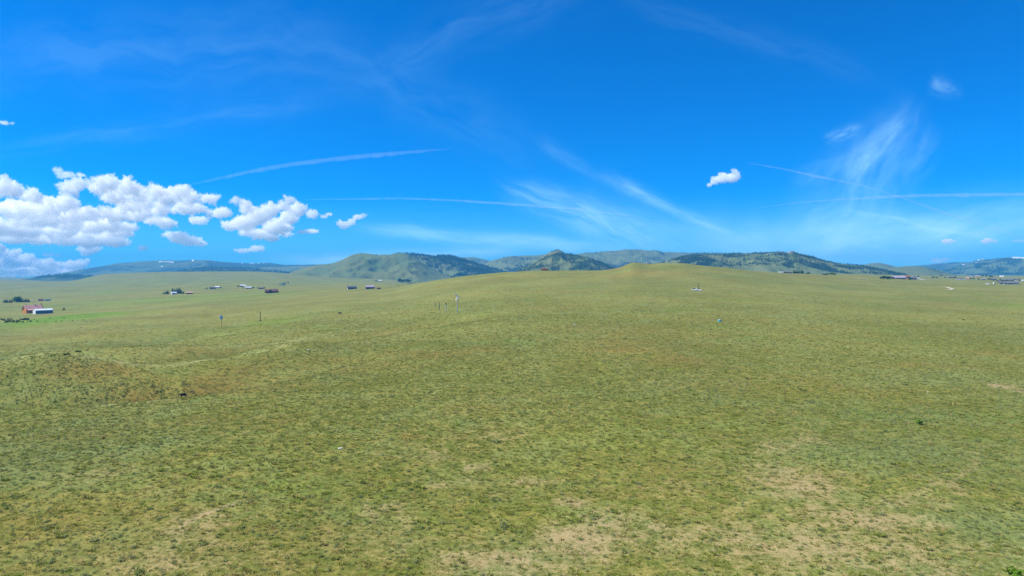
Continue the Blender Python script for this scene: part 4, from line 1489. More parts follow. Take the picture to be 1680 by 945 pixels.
for i, (u, row, h) in enumerate([(670, 466, 1.8), (673.5, 465.4, 2.2), (677, 464.6, 2), (681, 464.4, 1.5), (640, 472.6, 1.2), (651, 469, 1.2), (654.5, 470.4, 1.2)]):
    p = hit(u, row)
    shrub(p, px_m(p, h), i, "low brown green scrub bush on the rim of the grass rise", "scrub bushes on the rim", 1.4)

# the knoll and the far right
trailer("camper_trailer", "white trailer on the crest of the grassy knoll", 1063, 431.6, (.78, .78, .78), 4.5, 2.2, p=on(1063, 905))
p = on(892, 925)
shrub(p, 5.2, 2, "large rust orange bush on the skyline under the rocky peak", "rust orange bushes under the rocky peak", 1.3, m=RUST_MAT)
p = on(898, 925)
shrub(p, 4.2, 3, "large rust orange bush on the skyline under the rocky peak", "rust orange bushes under the rocky peak", 1.3, m=RUST_MAT)
trailer("camper_trailer", "white trailer at the left end of the low dark sheds", 1281.5, 448, (.8, .8, .8), 7, 2.4)
building("shed", "low black shed right beside a white trailer below the rocky hill", 1287, 448, 7, 4, 1.7, .7, M['dark'], M['slate'], .1, cat="shed", windows=0)
building("shed", "low black shed between another black shed and dark conifers", 1294, 448.2, 9, 4, 1.6, .7, M['dark'], M['slate'], -.1, cat="shed", windows=0)
tree_row([(1302.5, 448.5, 5.2, 1.1), (1305, 448.5, 4, 1.3), (1307, 448.6, 5.0, 1.1), (1309.5, 448.6, 3.6, 1.4), (1312, 448.6, 4.0, 1.3), (1314.5, 448.8, 5.4, 1.1), (1317, 448.8, 5, 1.1)], "dark conifer in the clump beside the low black sheds", "dark conifers beside the low black sheds")
tree_row([(1324, 450.2, 2.2, 1.4), (1327, 450, 3, 1.4)], "dark bushy tree right of the conifer clump", "dark bushy trees right of the clump", 'leafy')
building("shed", "flat dark shed left of the green trees below the rocky hill", 1352.5, 451, 7, 4, 1.6, .6, M['dark'], M['slate'], .1, cat="shed", windows=0)
tree_row([(1356, 450.8, 3, 1.2), (1359, 450.8, 2.6, 1.3)], "grey green tree at the flat dark shed", "grey green trees at the flat dark shed", 'leafy')
tree_row([(1363, 451.4, 3.2, 1.4), (1366, 451.4, 4.2, 1.2), (1369.5, 451.6, 3, 1.4)], "fresh green tree below the rocky forested hill", "fresh green trees below the rocky hill", 'leafy', True)
tree_row([(1445, 458, 4.2, .9), (1448, 458, 4.6, .9), (1451, 458.2, 5.2, .8), (1454, 458.4, 5, .9), (1456.5, 458.6, 5, .9), (1459, 458.4, 4.4, 1.), (1461.5, 458.2, 4.6, .9), (1464, 458.0, 4, 1.)], "green tree in the row left of the violet roofed house", "trees left of the violet roofed house", 'leafy')
building("house", "long house with a grey violet roof and white windows", 1473.5, 457.8, 21, 9, 2.6, 2.6, M['dark'], M['lavender'], .05, windows=6)
building("house", "tall tan house with brown roof and two white gables", 1488, 458.6, 8, 8, 4.6, 2.8, M['tan'], M['brownroof'], .3, windows=2, wing=(1.2, 4, 1.6, 3.6, 2.2), chimney=True)
tree_row([(1491.5, 458.8, 4.6, .9), (1493.5, 459.2, 3.6, 1.)], "dark tree between the tan house and the navy house", "dark trees beside the tan house", 'leafy')
building("house", "navy house with a dark roof right of the tan house", 1498.5, 458.6, 9, 8, 3.2, 2.2, M['navy'], M['slate'], -.1, windows=3)
tree_row([(1501, 456, 4.5, .9), (1506.5, 454.8, 3.6, 1.)], "dark tree behind the white trailer by the navy house", "dark trees behind the white trailer")
trailer("camper_trailer", "long white trailer parked right of the navy house", 1507, 457.2, (.8, .8, .8), 7, 2.3)
vehicle("pickup_truck", "silver pickup truck on the pale yard right of the navy house", 1514, 458.6, (.5, .52, .55))
tree_row([(1529, 456, 2, 1.5), (1532, 456, 2.2, 1.5), (1544, 453.6, 2.4, 1.3)], "small dark tree on the plain right of the long white trailer", "small dark trees on the right plain", 'leafy')
building("house", "long low navy house standing alone left of the white walled one", 1560.5, 456.2, 12, 7, 2.2, 1.4, M['navy'], M['slate'], .05, windows=3)
building("house", "long white walled house under a black roof, next to the pink house", 1576, 459, 18, 7, 2.1, 1.4, M['white'], M['slate'], .06, windows=3)
building("house", "small pink house at the right end of the white walled house", 1587.5, 458, 7, 6, 2.6, 1.6, M['pink'], M['pink'], -.2, windows=2)
building("barn", "low grey barn with violet roof in the middle of the right plain", 1614, 459.4, 7.5, 6, 2.3, 1.3, M['navy'], M['lavender'], .2, cat="barn", windows=1)
building("house", "navy house with black roof behind the white van", 1630.5, 460.2, 9, 7, 2.6, 1.9, M['navy'], M['slate'], .15, windows=3)
building("shed", "low black shed right of the navy house and behind the white van", 1637, 461.8, 5, 4, 1.6, .8, M['dark'], M['slate'], 0, cat="shed", windows=0)
vehicle("van", "white van standing in the grass left of the long grey house", 1631.5, 465.6, (.8, .8, .8), 4.2, .9, cat="van", bed=False)
trailer("flatbed_trailer", "low white trailer in the grass left of the white van", 1620, 466.8, (.78, .78, .78), 5, 1.0)
building("house", "long grey ranch house with wide black roof, nearest at the right edge", 1655, 466.6, 23, 8, 2.3, 1.6, M['grey'], M['slate'], .06, windows=5, wing=(-8, 6, 1.0, 2.0, 1.2), over=.9)
building("house", "dark roofed house behind the left half of the long grey ranch house", 1647, 461.4, 7.5, 7, 2.4, 1.4, M['dark'], M['slate'], .1, windows=2)
building("house", "dark house with a peaked roof behind the middle of the long grey ranch house", 1657.5, 461.2, 10, 8, 2.6, 2.4, M['dark'], M['slate'], -.1, windows=2)
building("house", "pale house behind the right end of the long grey ranch house", 1669, 460.8, 10, 7, 2.4, 1.5, M['white'], M['slate'], .1, windows=3)
trailer("camper_trailer", "white trailer at the far right edge behind the grey ranch house", 1678.5, 461.6, (.8, .8, .8), 6, 2.4)
for u, dep, lab, wm, rm in ((1643, 2100, "white house alone on the slope above the right hand houses", 'white', 'white'),
                            (1603, 2300, "pink house on the slope far above the white van", 'pink', 'pink'),
                            (1596, 1900, "white walled house below the pink house on the far slope", 'white', 'slate')):
    building("house", lab, 0, 0, 10, 7, 2.5, 2.0, M[wm], M[rm], .1, p=on(u, dep), windows=2)
tree_row([(1612, 454, 3, 1.2), (1618, 454.2, 3.2, 1.2), (1624, 454.6, 3.2, 1.2), (1627, 455.2, 3, 1.2)], "blue green tree in the line behind the right hand houses", "trees in a line behind the right hand houses", 'leafy')

tree_row([(1537, 456.4, 2.4, 1.4), (1550, 456.2, 2.2, 1.5), (1567, 456.4, 2.6, 1.3), (1592, 458, 2.4, 1.4), (1597, 458.4, 2.8, 1.3), (1606, 459, 2.4, 1.4), (1622, 459.6, 3, 1.2), (1625, 460, 2.4, 1.3),
          (1641, 461, 3.2, 1.2), (1644, 461.2, 2.8, 1.3), (1652, 460.6, 3.2, 1.2), (1663, 461, 3.4, 1.1), (1674, 461.4, 3, 1.3), (1642, 466.2, 2.4, 1.4), (1669, 466.8, 2.6, 1.4)],
         "small dark leafy tree among the right hand houses", "small dark trees among the right hand houses", 'leafy')
tree_row([(340, 474, 2.2, 1.5), (362, 473, 2, 1.5), (391, 471, 2.4, 1.3), (415.5, 473.6, 2.4, 1.4), (423, 473.8, 2, 1.5), (434, 473.6, 2, 1.5)],
         "small dark tree scattered among the far ranch buildings", "small dark trees among the far ranch buildings", 'leafy')
# thicket by the wet meadow
for i in range(30):
    u, row = 2 + i * 1.62 + random.uniform(-1, 1), 529.5 + random.uniform(-5.0, 1.6) - .05 * i
    p = hit(u, row)
    shrub(p, px_m(p, random.uniform(2.2, 4.0)), i, "dark green willow shrub in the thicket below the log house", "willow shrubs in the thicket below the log house", 1.3)
for i in range(12):
    u, row = 54 + i * 9 + random.uniform(-3, 3), 525 + random.uniform(-4, 5)
    p = hit(u, row)
    shrub(p, px_m(p, random.uniform(1.2, 2.2)), i, "small dark shrub dotted along the bright green strip", "small shrubs along the bright green strip", 1.3)
for i, (u, row, h) in enumerate([(106, 582.5, 3.0), (112, 581.5, 3.2), (126, 577.5, 3.6), (131, 577, 3.4), (143, 575.5, 2.4)]):
    p = hit(u, row)
    shrub(p, px_m(p, h), i, "dark green shrub in the little gully left of the swale", "dark shrubs in the little gully", 1.4)

# ---------------------------------------------------------------- dirt tracks
def track(pts, wdt):
    P = [hit(*q) for q in pts]
    v, f = [], []
    n = 24
    for i in range(n + 1):
        t = i / n * (len(P) - 1)
        k = min(int(t), len(P) - 2)
        a = P[k].lerp(P[k + 1], t - k)
        d = (P[k + 1] - P[k])
        d.z = 0
        d.normalize()
        s = Vector((-d.y, d.x, 0)) * wdt * (.8 + .3 * math.sin(i * 1.7))
        for q in (a - s, a, a + s):
            v.append((q.x, q.y, gz_at(q.x, q.y) + .12))
    for i in range(n):
        for j in range(2):
            b = i * 3 + j
            f.append((b, b + 1, b + 4, b + 3))
    me = mesh_from("dirt_track", v, f)
    return tag(link("dirt_track", me, mat("pale_dirt", (.50, .43, .33), .95, .15, .3)), kind='structure')


track([(1398, 455.6), (1410, 456.4), (1424, 458)], 2.2)
track([(1538, 470), (1549, 470.6), (1557, 472.4), (1564, 474.2), (1556, 475.2)], 2.0)
track([(1503, 458.8), (1510, 459.2), (1520, 459)], 5)

# ---------------------------------------------------------------- things standing in the pasture
def tube(bm, pts, rads, n=8):
    rings = []
    for i, p in enumerate(pts):
        p = Vector(p)
        d = (Vector(pts[min(i + 1, len(pts) - 1)]) - Vector(pts[max(i - 1, 0)])).normalized()
        a = d.orthogonal().normalized()
        b = d.cross(a)
        rings.append([bm.verts.new(p + (a * math.cos(k / n * 6.28318) + b * math.sin(k / n * 6.28318)) * rads[i]) for k in range(n)])
    for i in range(len(rings) - 1):
        for k in range(n):
            bm.faces.new((rings[i][k], rings[i][(k + 1) % n], rings[i + 1][(k + 1) % n], rings[i + 1][k]))
    bm.faces.new(rings[0][::-1])
    bm.faces.new(rings[-1])


# small wind turbine
WHITE = mat("white_paint", (.80, .81, .82), .45, .04, 1.0)
STEEL = mat("galvanised_steel", (.45, .46, .47), .5, .12, 2.0, .3)
p = hit(750.5, 511.5)
hub_z = px_m(p, 24.5)
o = tag(empty("wind_turbine", p, face_yaw(p)), "small white wind turbine with three blades on a thin mast", "wind turbine")
bm = bmesh.new()
tube(bm, [(0, 0, -.5), (0, 0, hub_z * .5), (0, 0, hub_z)], [.30, .24, .18])
done("mast", bm, STEEL, o)
bm = bmesh.new()
tube(bm, [(0, -.75, hub_z), (0, -.45, hub_z), (0, .6, hub_z), (0, 1.9, hub_z)], [.08, .26, .22, .05])
box(bm, -.03, .03, 1.5, 2.2, hub_z - .15, hub_z + .55)
done("nacelle", bm, WHITE, o)
for ang in (math.radians(0), math.radians(122), math.radians(243)):
    bm = bmesh.new()
    Lb = px_m(p, 6.8)
    prof = [(.08, .16), (.35, .30), (.6, .26), (1.0, .12)]
    vs = []
    for t, c in prof:
        r_ = t * Lb
        vs.append([bm.verts.new((r_, -.72, c)), bm.verts.new((r_, -.60, 0)), bm.verts.new((r_, -.56, -c)), bm.verts.new((r_, -.66, 0))])
    for i in range(3):
        for k in range(4):
            bm.faces.new((vs[i][k], vs[i][(k + 1) % 4], vs[i + 1][(k + 1) % 4], vs[i + 1][k]))
    bm.faces.new(vs[0][::-1])
    bm.faces.new(vs[-1])
    for v in bm.verts:
        x, z = v.co.x, v.co.z
        v.co.x = x * math.cos(ang) - z * math.sin(ang)
        v.co.z = x * math.sin(ang) + z * math.cos(ang) + hub_z
    done("blade", bm, WHITE, o)


def pole(label, u, row, hp, rad, m, cap=None, arm=None, foot=None):
    p = hit(u, row)
    h = px_m(p, hp)
    o = tag(empty("pole", p, face_yaw(p)), label, "pole")
    bm = bmesh.new()
    tube(bm, [(0, 0, -.4), (0, 0, h * .6), (0, 0, h)], [rad, rad * .9, rad * .8])
    done("shaft", bm, m, o)
    if cap:
        bm = bmesh.new()
        box(bm, -cap[0] / 2, cap[0] / 2, -cap[0] / 2, cap[0] / 2, h - cap[1], h + .05)
        done("cap", bm, M['post'], o)
    if arm:
        bm = bmesh.new()
        tube(bm, [(0, 0, h - .1), (arm * .6, 0, h + .12), (arm, 0, h - .1)], [rad * .7, rad * .6, rad * .4])
        done("arm", bm, m, o)
    if foot:
        bm = bmesh.new()
        box(bm, -foot / 2, foot / 2, -foot / 2, foot / 2, -.3, .22)
        done("foot", bm, M['post'], o)
    return o


pole("dark wooden pole standing left of the white capped post near the wind turbine", 720.5, 509, 13.5, .22, M['post'], None, -.8)
pole("short thin dark pole, leftmost of the poles near the wind turbine", 714, 502, 5.5, .22, M['post'])
pole("pale post with a dark cap between the dark pole and the wind turbine", 732, 511.5, 14, .22, STEEL, (.75, .9))
pole("dark pole with a bent arm and a square foot on the left pasture", 427.3, 526.3, 14.5, .22, M['post'], None, -2.8, 1.6)
pole("thin dark pole beside the long white trailer in the middle pasture", 1145.5, 477, 13, .22, M['post'])
pole("thin dark stake with a green tuft at its foot on the left slope", 54.5, 721, 20, .045, M['post'])
pole("thin dark stake with a green tuft beyond the left swales", 554, 581, 11, .06, M['post'])
pole("short black post in the grass right of the far black cow", 572.6, 522.6, 2.4, .2, M['post'], (.5, .5))
trailer("flatbed_trailer", "long low white trailer at the foot of a thin pole", 1143, 477.4, (.75, .76, .75), 8, .9, .0)

# oval panel on a post
p = hit(363, 537)
h = px_m(p, 20)
o = tag(empty("sign_board", p, face_yaw(p) + .25), "white and pale blue oval board on a dark post in the left pasture", "sign")
bm = bmesh.new()
tube(bm, [(.25, 0, -.4), (.25, 0, h * .62)], [.13, .12])
done("post", bm, M['post'], o)
bm = bmesh.new()
for k, (rr, y) in enumerate(((1.0, -.12), (1.0, .12))):
    pass
ring = []
for y in (-.14, .14):
    ring.append([bm.verts.new((1.05 * math.cos(a / 20 * 6.28318), y, h - 1.45 + 1.5 * math.sin(a / 20 * 6.28318))) for a in range(20)])
for k in range(20):
    bm.faces.new((ring[0][k], ring[0][(k + 1) % 20], ring[1][(k + 1) % 20], ring[1][k]))
bm.faces.new(ring[0][::-1])
bm.faces.new(ring[1])
done("board", bm, mat("pale_blue_paint", (.36, .50, .66), .5, .1, 1.0), o)
for cx_, cz_, rx_, rz_ in ((-.42, .2, .42, .9), (.25, .95, .5, .36)):
    bm = bmesh.new()
    ring = []
    for y in (-.19, -.13):
        ring.append([bm.verts.new((cx_ + rx_ * math.cos(a / 14 * 6.28318), y, h - 1.45 + cz_ + rz_ * math.sin(a / 14 * 6.28318))) for a in range(14)])
    for k in range(14):
        bm.faces.new((ring[0][k], ring[0][(k + 1) % 14], ring[1][(k + 1) % 14], ring[1][k]))
    bm.faces.new(ring[0][::-1])
    bm.faces.new(ring[1])
    done("white_panel", bm, WHITE, o)

# blue tank
p = hit(1180.5, 527.5)
o = tag(empty("water_tank", p, 0), "small turquoise blue tank alone in the middle pasture", "tank")
bm = bmesh.new()
tube(bm, [(0, 0, -.1), (0, 0, .75), (0, 0, .9)], [.85, .88, .7], 16)
done("tank_body", bm, mat("turquoise_plastic", (.08, .36, .42), .5, .1, 2.0), o)
bm = bmesh.new()
tube(bm, [(0, 0, .88), (0, 0, 1.02)], [.3, .28], 12)
done("lid", bm, WHITE, o)


def rock(label, u, row, wp, m, flat=.55, name="rock"):
    p = hit(u, row)
    s = px_m(p, wp) / 2
    bm = bmesh.new()
    bmesh.ops.create_icosphere(bm, subdivisions=2, radius=1.0)
    r = random.Random(int(u))
    off = Vector((r.uniform(0, 9), r.uniform(0, 9), r.uniform(0, 9)))
    for v in bm.verts:
        k = 1 + .28 * math.sin(v.co.x * 3.1 + off.x) * math.cos(v.co.y * 2.7 + off.y) + .12 * math.sin(v.co.z * 6 + off.z)
        v.co *= k
        v.co.z *= flat
    o = done(name, bm, m, None)
    o.location = (p.x, p.y, p.z + s * flat * .35)
    o.scale = (s, s, s)
    return tag(o, label, name)


PALE = mat("pale_stone", (.60, .58, .52), .85, .12, 3.0, 0, .3, .3)
rock("flat white stone in the grass below the left swales", 558, 736, 7, PALE, .35)
rock("small white stone beyond the left swales", 506, 574.5, 3.2, PALE, .6)
rock("small white stone alone in the middle of the pasture", 942.5, 533, 3.4, PALE, .6)
rock("white stone on bare pale ground near the middle of the plain", 1005, 583.5, 2.2, PALE, .6)
rock("pale flat stone near the bare patch on the right plain", 1522, 643.5, 3.0, PALE, .35)
rock("dark stone lying left of the black cow in the swale", 285, 653.4, 3.2, mat("dark_stone", (.045, .043, .04), .9, .2, 3.0), .7)
RUSTB = RUST_MAT
p = hit(170, 719.5)
shrub(p, px_m(p, 4.5), 1, "rusty brown dead bush on the left slope", None, 1.2, m=RUST_MAT)
p = hit(1508, 696)
shrub(p, px_m(p, 11), 2, "round bright green bush alone on the right plain", None, 1.0, True)
p = hit(1661, 946)
shrub(p, px_m(p, 22), 3, "bright green bush cut by the bottom edge at the right", None, 1.0, True)


# cows: one continuous skinned body each
def cow(label, u, row, length_px, heading, head_down=0.5):
    p = hit(u, row)
    L = px_m(p, length_px)
    s = L / 2.05
    # vertices: joint positions (x forward, y left, z up) and radii
    J = {
        'pelvis': ((-.62, 0, 1.12), .30), 'belly': ((-.10, 0, 1.02), .37), 'chest': ((.42, 0, 1.05), .34), 'withers': ((.60, 0, 1.20), .26),
        'neck': ((.86, 0, 1.22 - .18 * head_down), .19), 'poll': ((1.08, 0, 1.30 - .5 * head_down), .15), 'face': ((1.26, 0, 1.14 - .62 * head_down), .11), 'muzzle': ((1.38, 0, 1.03 - .68 * head_down), .085),
        'tail1': ((-.90, 0, 1.22), .06), 'tail2': ((-.97, 0, .85), .03), 'tail3': ((-.97, 0, .48), .05),
    }
    E = [('pelvis', 'belly'), ('belly', 'chest'), ('chest', 'withers'), ('withers', 'neck'), ('neck', 'poll'), ('poll', 'face'), ('face', 'muzzle'), ('pelvis', 'tail1'), ('tail1', 'tail2'), ('tail2', 'tail3')]
    for sd, y in (('l', .19), ('r', -.19)):
        k = .08 if sd == 'l' else -.08
        J['stifle' + sd] = ((-.55, y, .78), .17)
        J['hock' + sd] = ((-.78 + k, y, .44), .075)
        J['hfet' + sd] = ((-.70 + k, y, .10), .05)
        J['hhoof' + sd] = ((-.67 + k, y, .01), .065)
        J['shoul' + sd] = ((.46, y, .80), .15)
        J['knee' + sd] = ((.48 + k, y, .42), .07)
        J['ffet' + sd] = ((.46 + k, y, .10), .05)
        J['fhoof' + sd] = ((.50 + k, y, .01), .065)
        J['ear' + sd] = ((1.06, y * 1.15, 1.34 - .5 * head_down), .05)
        E += [('pelvis', 'stifle' + sd), ('stifle' + sd, 'hock' + sd), ('hock' + sd, 'hfet' + sd), ('hfet' + sd, 'hhoof' + sd),
              ('chest', 'shoul' + sd), ('shoul' + sd, 'knee' + sd), ('knee' + sd, 'ffet' + sd), ('ffet' + sd, 'fhoof' + sd), ('poll', 'ear' + sd)]
    names = list(J)
    me = bpy.data.meshes.new("cow")
    me.from_pydata([J[n][0] for n in names], [(names.index(a), names.index(b)) for a, b in E], [])
    o = bpy.data.objects.new("cow_build", me)
    COL.objects.link(o)
    md = o.modifiers.new("skin", 'SKIN')
    md.use_smooth_shade = True
    for i, n in enumerate(names):
        me.skin_vertices[0].data[i].radius = (J[n][1], J[n][1])
        me.skin_vertices[0].data[i].use_root = n == 'pelvis'
    sb = o.modifiers.new("smooth", 'SUBSURF')
    sb.levels = sb.render_levels = 1
    dg = bpy.context.evaluated_depsgraph_get()
    me2 = bpy.data.meshes.new_from_object(o.evaluated_get(dg))
    bpy.data.objects.remove(o)
    me2.name = "cow"
    me2.materials.clear()
    c = link("cow", me2, mat("black_coat", (.016, .014, .013), .6, .3, 3.0))
    c.location = p
    c.rotation_euler = (0, 0, face_yaw(p) + heading)
    c.scale = (s, s, s)
    return tag(c, label, "cow")


cow("black cow grazing in the rusty swale at left", 300.5, 653.5, 12.5, math.radians(195), .45)
cow("black cow standing far off left of the wind turbine", 558, 516.2, 6.0, math.radians(160), .1)

# ---------------------------------------------------------------- grass and sage
tufts = []
for k in range(4):      # green bunch grass
    r = random.Random(500 + k)
    v, f = tuft_geo(r, 34, .34, .50, .75, .022)
    me = mesh_from("grass_tuft", v, f)
    me.materials.append(GRASS_MAT)
    tufts.append((f"tuft_a{k}", me))
for k in range(4):      # grey sage
    r = random.Random(520 + k)
    v, f = sage_geo(r, 70, .30, .34, .062)
    me = mesh_from("sage_bush", v, f)
    me.materials.append(SAGE_MAT)
    tufts.append((f"tuft_b{k}", me))
for k in range(3):      # dry stems
    r = random.Random(540 + k)
    v, f = tuft_geo(r, 26, .30, .55, .9, .016)
    me = mesh_from("dry_tuft", v, f)
    me.materials.append(DRY_MAT)
    tufts.append((f"tuft_c{k}", me))
for k in range(3):      # short sward
    r = random.Random(560 + k)
    v, f = tuft_geo(r, 60, .15, 1.3, .9, .026)
    me = mesh_from("sward", v, f)
    me.materials.append(GRASS_MAT)
    tufts.append((f"tuft_d{k}", me))
TUFTS = source_collection("tuft_sources", tufts)


def rand_points(n, d0, d1, half=41.0):
    a = np.radians(rng.uniform(-half, half, n))
    d = np.sqrt(rng.uniform(d0 ** 2, d1 ** 2, n))
    return d * np.sin(a), d * np.cos(a), d


parts_ = []
for n, d0, d1 in ((170000, 52, 150), (150000, 150, 300), (150000, 300, 620)):
    x, y, d = rand_points(n, d0, d1)
    c = cover(x, y)
    clump = fbm(x / 2.2, y / 2.2, 3, 201)
    # plants per square metre the picture can still show at this distance
    per = np.interp(d, [50, 110, 180, 300, 450, 620], [3.9, 3.3, 2.2, .9, .2, .02])
    have = n / (math.radians(82) / 2 * (d1 ** 2 - d0 ** 2))
    dens = 0.85 + 0.35 * clump - 0.65 * c['soil'] + .35 * c['lush'] + .5 * c['brush'] - .6 * c['rim']
    k = rng.random(n) < np.clip(dens, .22, 2.0) * per / have
    parts_.append((x[k], y[k], d[k], {q: c[q][k] for q in c}, np.interp(d[k], [50, 200, 600], [1.0, 1.12, 1.3]), clump[k]))
x, y, d, szm = (np.concatenate([p_[i] for p_ in parts_]) for i in (0, 1, 2, 4))
clump = np.concatenate([p_[5] for p_ in parts_])
cv_ = {q: np.concatenate([p_[3][q] for p_ in parts_]) for q in ('soil', 'dry', 'lush', 'sage', 'rim', 'brush')}
n = len(x)
z = height(x, y)
u1 = rng.random(n)
species = fbm(x / 9, y / 9, 3, 203) * .5 + .5
ps = np.clip(.22 + .1 * cv_['brush'] + .55 * cv_['sage'] + .35 * (species - .5) - .3 * cv_['lush'], .03, .9)
pd = np.clip(.14 + .4 * cv_['rim'] + .5 * cv_['dry'] + .25 * cv_['soil'] - .1 * cv_['lush'], .02, .7)
pt = np.clip(.30 + .3 * cv_['lush'], .1, .6)
tot_ = 1.0
variant = np.where(u1 < ps, 4 + rng.integers(0, 4, n), np.where(u1 < ps + pd * (1 - ps), 8 + rng.integers(0, 3, n), np.where(rng.random(n) < pt, rng.integers(0, 4, n), 11 + rng.integers(0, 3, n))))
size = szm * rng.lognormal(-.52, .30, n) * (1 + .12 * np.clip(clump, -.5, 1))
size = size * (1 + .12 * cv_['brush'])
big = rng.random(n) < .03
size = np.where(big & (variant < 8), size * 1.7, size)
size = np.clip(size, .35, 2.6)
sc = np.stack([size * rng.uniform(.85, 1.2, n), size * rng.uniform(.85, 1.2, n), size * rng.uniform(.75, 1.15, n)], 1)
rot = np.stack([rng.normal(0, .08, n), rng.normal(0, .08, n), rng.uniform(0, 6.28, n)], 1)
scatter("grass", np.stack([x, y, z], 1), sc, rot, variant, TUFTS)

# the largest sage bushes near the viewpoint stand as plants of their own
SAGE_BIG = []
for k in range(5):
    r = random.Random(600 + k)
    v, f = sage_geo(r, 150, .42, .42, .062)
    me = mesh_from("sagebrush", v, f)
    me.materials.append(SAGE_MAT if k % 2 else foliage_mat("dark_sage_leaves", (.085, .135, .035), (.07, .115, .05), None, .2) if k == 0 else SAGE_MAT)
    SAGE_BIG.append(me)
x, y, d = rand_points(1200, 60, 120, 38.5)
c = cover(x, y)
k = np.nonzero(rng.random(1200) < .75 - 1.1 * c['soil'])[0][:230]
zz = height(x, y)
for i, q in enumerate(k):
    o = bpy.data.objects.new("sagebrush", SAGE_BIG[i % 5])
    COL.objects.link(o)
    o.location = (x[q], y[q], zz[q] - .02)
    s = random.uniform(.55, .95)
    o.scale = (s * random.uniform(.9, 1.25), s, s * random.uniform(.8, 1.1))
    o.rotation_euler = (0, 0, random.uniform(0, 6.28))
    tag(o, "grey green sagebrush scattered over the pasture nearest the viewer", "sagebrush", "sagebrush over the near pasture")

# ---------------------------------------------------------------- clouds
def vol_mat(name, density, color=(1, 1, 1), aniso=0.0):
    m = bpy.data.materials.new(name)
    m.use_nodes = True
    t = NT(m.node_tree)
    v = t.n('ShaderNodeVolumePrincipled')
    v.inputs['Color'].default_value = (*color, 1)
    v.inputs['Density'].default_value = density
    v.inputs['Anisotropy'].default_value = aniso
    o = t.n('ShaderNodeOutputMaterial')
    t.t.links.new(v.outputs[0], o.inputs['Volume'])
    m.volume_intersection_method = 'FAST' if hasattr(m, 'volume_intersection_method') else None
    return m


CLOUD_DEP = 14500.0
CLOUD_MAT = vol_mat("cloud_vapour", 0.0085, (1, 1, 1), 0.0)
CLOUD_THIN = vol_mat("thin_cloud_vapour", 0.0045, (1, 1, 1), 0.2)


def cloud(label, lobes, dep=CLOUD_DEP, thick=1.0, m=None, voxel=30.0, seed=1):
    """billowing cloud: lobes are (column, row, half width, half height) in photo pixels, each given its own depth"""
    r = random.Random(seed)
    s = dep / F
    bm = bmesh.new()
    bs = []
    r0 = sum(l[1] for l in lobes) / len(lobes)
    span = max(l[1] for l in lobes) - min(l[1] for l in lobes)
    for (u, row, rx, ry) in lobes:
        # billows lower in the sky stand farther off, as in a field of cumulus seen from the side
        s = (dep + (row - r0) * 55.0 * min(1.0, span / 60.0)) / F
        dy = r.uniform(-1, 1) * rx * s * 1.0 * thick + s * F - dep
        cx_, cz_ = (u - CX) * s, CAM_H + (HZ - row) * s
        bs.append((cx_, dep + dy, cz_, rx * s, rx * s * thick, ry * s))
        # smaller billows riding on the lobe
        for _ in range(7):
            a, b = r.uniform(0, 6.28), r.uniform(-.35, 1.1)
            f = r.uniform(.32, .55)
            bs.append((cx_ + .78 * rx * s * math.cos(a) * math.cos(b), dep + dy + .78 * rx * s * thick * math.sin(a) * math.cos(b),
                       cz_ + .78 * ry * s * math.sin(b), rx * s * f, rx * s * f * thick, ry * s * f * 1.1))
    for (x_, y_, z_, a, b, c_) in bs:
        bmesh.ops.create_icosphere(bm, subdivisions=2, radius=1.0, matrix=Matrix.Translation((x_, y_, z_)) @ Matrix.Diagonal((a, b, c_, 1)))
    me = bpy.data.meshes.new("cloud_build")
    bm.to_mesh(me)
    bm.free()
    o = bpy.data.objects.new("cloud_build", me)
    COL.objects.link(o)
    md = o.modifiers.new("merge", 'REMESH')
    md.mode = 'VOXEL'
    md.voxel_size = voxel
    dg = bpy.context.evaluated_depsgraph_get()
    me2 = bpy.data.meshes.new_from_object(o.evaluated_get(dg))
    bpy.data.objects.remove(o)
    n = len(me2.vertices)
    co = np.zeros(n * 3, np.float32)
    no = np.zeros(n * 3, np.float32)
    me2.vertices.foreach_get('co', co)
    me2.vertices.foreach_get('normal', no)
    co, no = co.reshape(-1, 3).astype(float), no.reshape(-1, 3).astype(float)

    def f3(sc_, sd):
        p_ = co / sc_
        return (fbm(p_[:, 0] + p_[:, 1] * .31, p_[:, 2] - p_[:, 1] * .27, 3, sd) + fbm(p_[:, 1] + 3.1, p_[:, 0] * .4 + p_[:, 2], 3, sd + 7)) * .6
    size_ = np.median([b_[3] for b_ in bs[::8]])
    amp = np.clip(size_ * .30, 14, 75)
    bil = np.abs(f3(size_ * 1.0, seed)) * 1.6 - .45
    dsp = amp * (bil + .75 * (np.abs(f3(size_ * .42, seed + 3)) * 1.6 - .4) + .55 * (np.abs(f3(size_ * .18, seed + 5)) * 1.6 - .35) + .5 * f3(size_ * .10, seed + 6))
    # frayed undersides
    dsp = dsp + amp * .6 * f3(size_ * .22, seed + 8) * sstep(.2, -.5, no[:, 2]) + amp * .6 * f3(size_ * .06, seed + 9)
    co = co + no * dsp[:, None]
    me2.vertices.foreach_set('co', co.astype(np.float32).ravel())
    me2.update()
    me2.name = "cloud"
    me2.materials.clear()
    return tag(link("cloud", me2, m or CLOUD_MAT), label, "cloud")


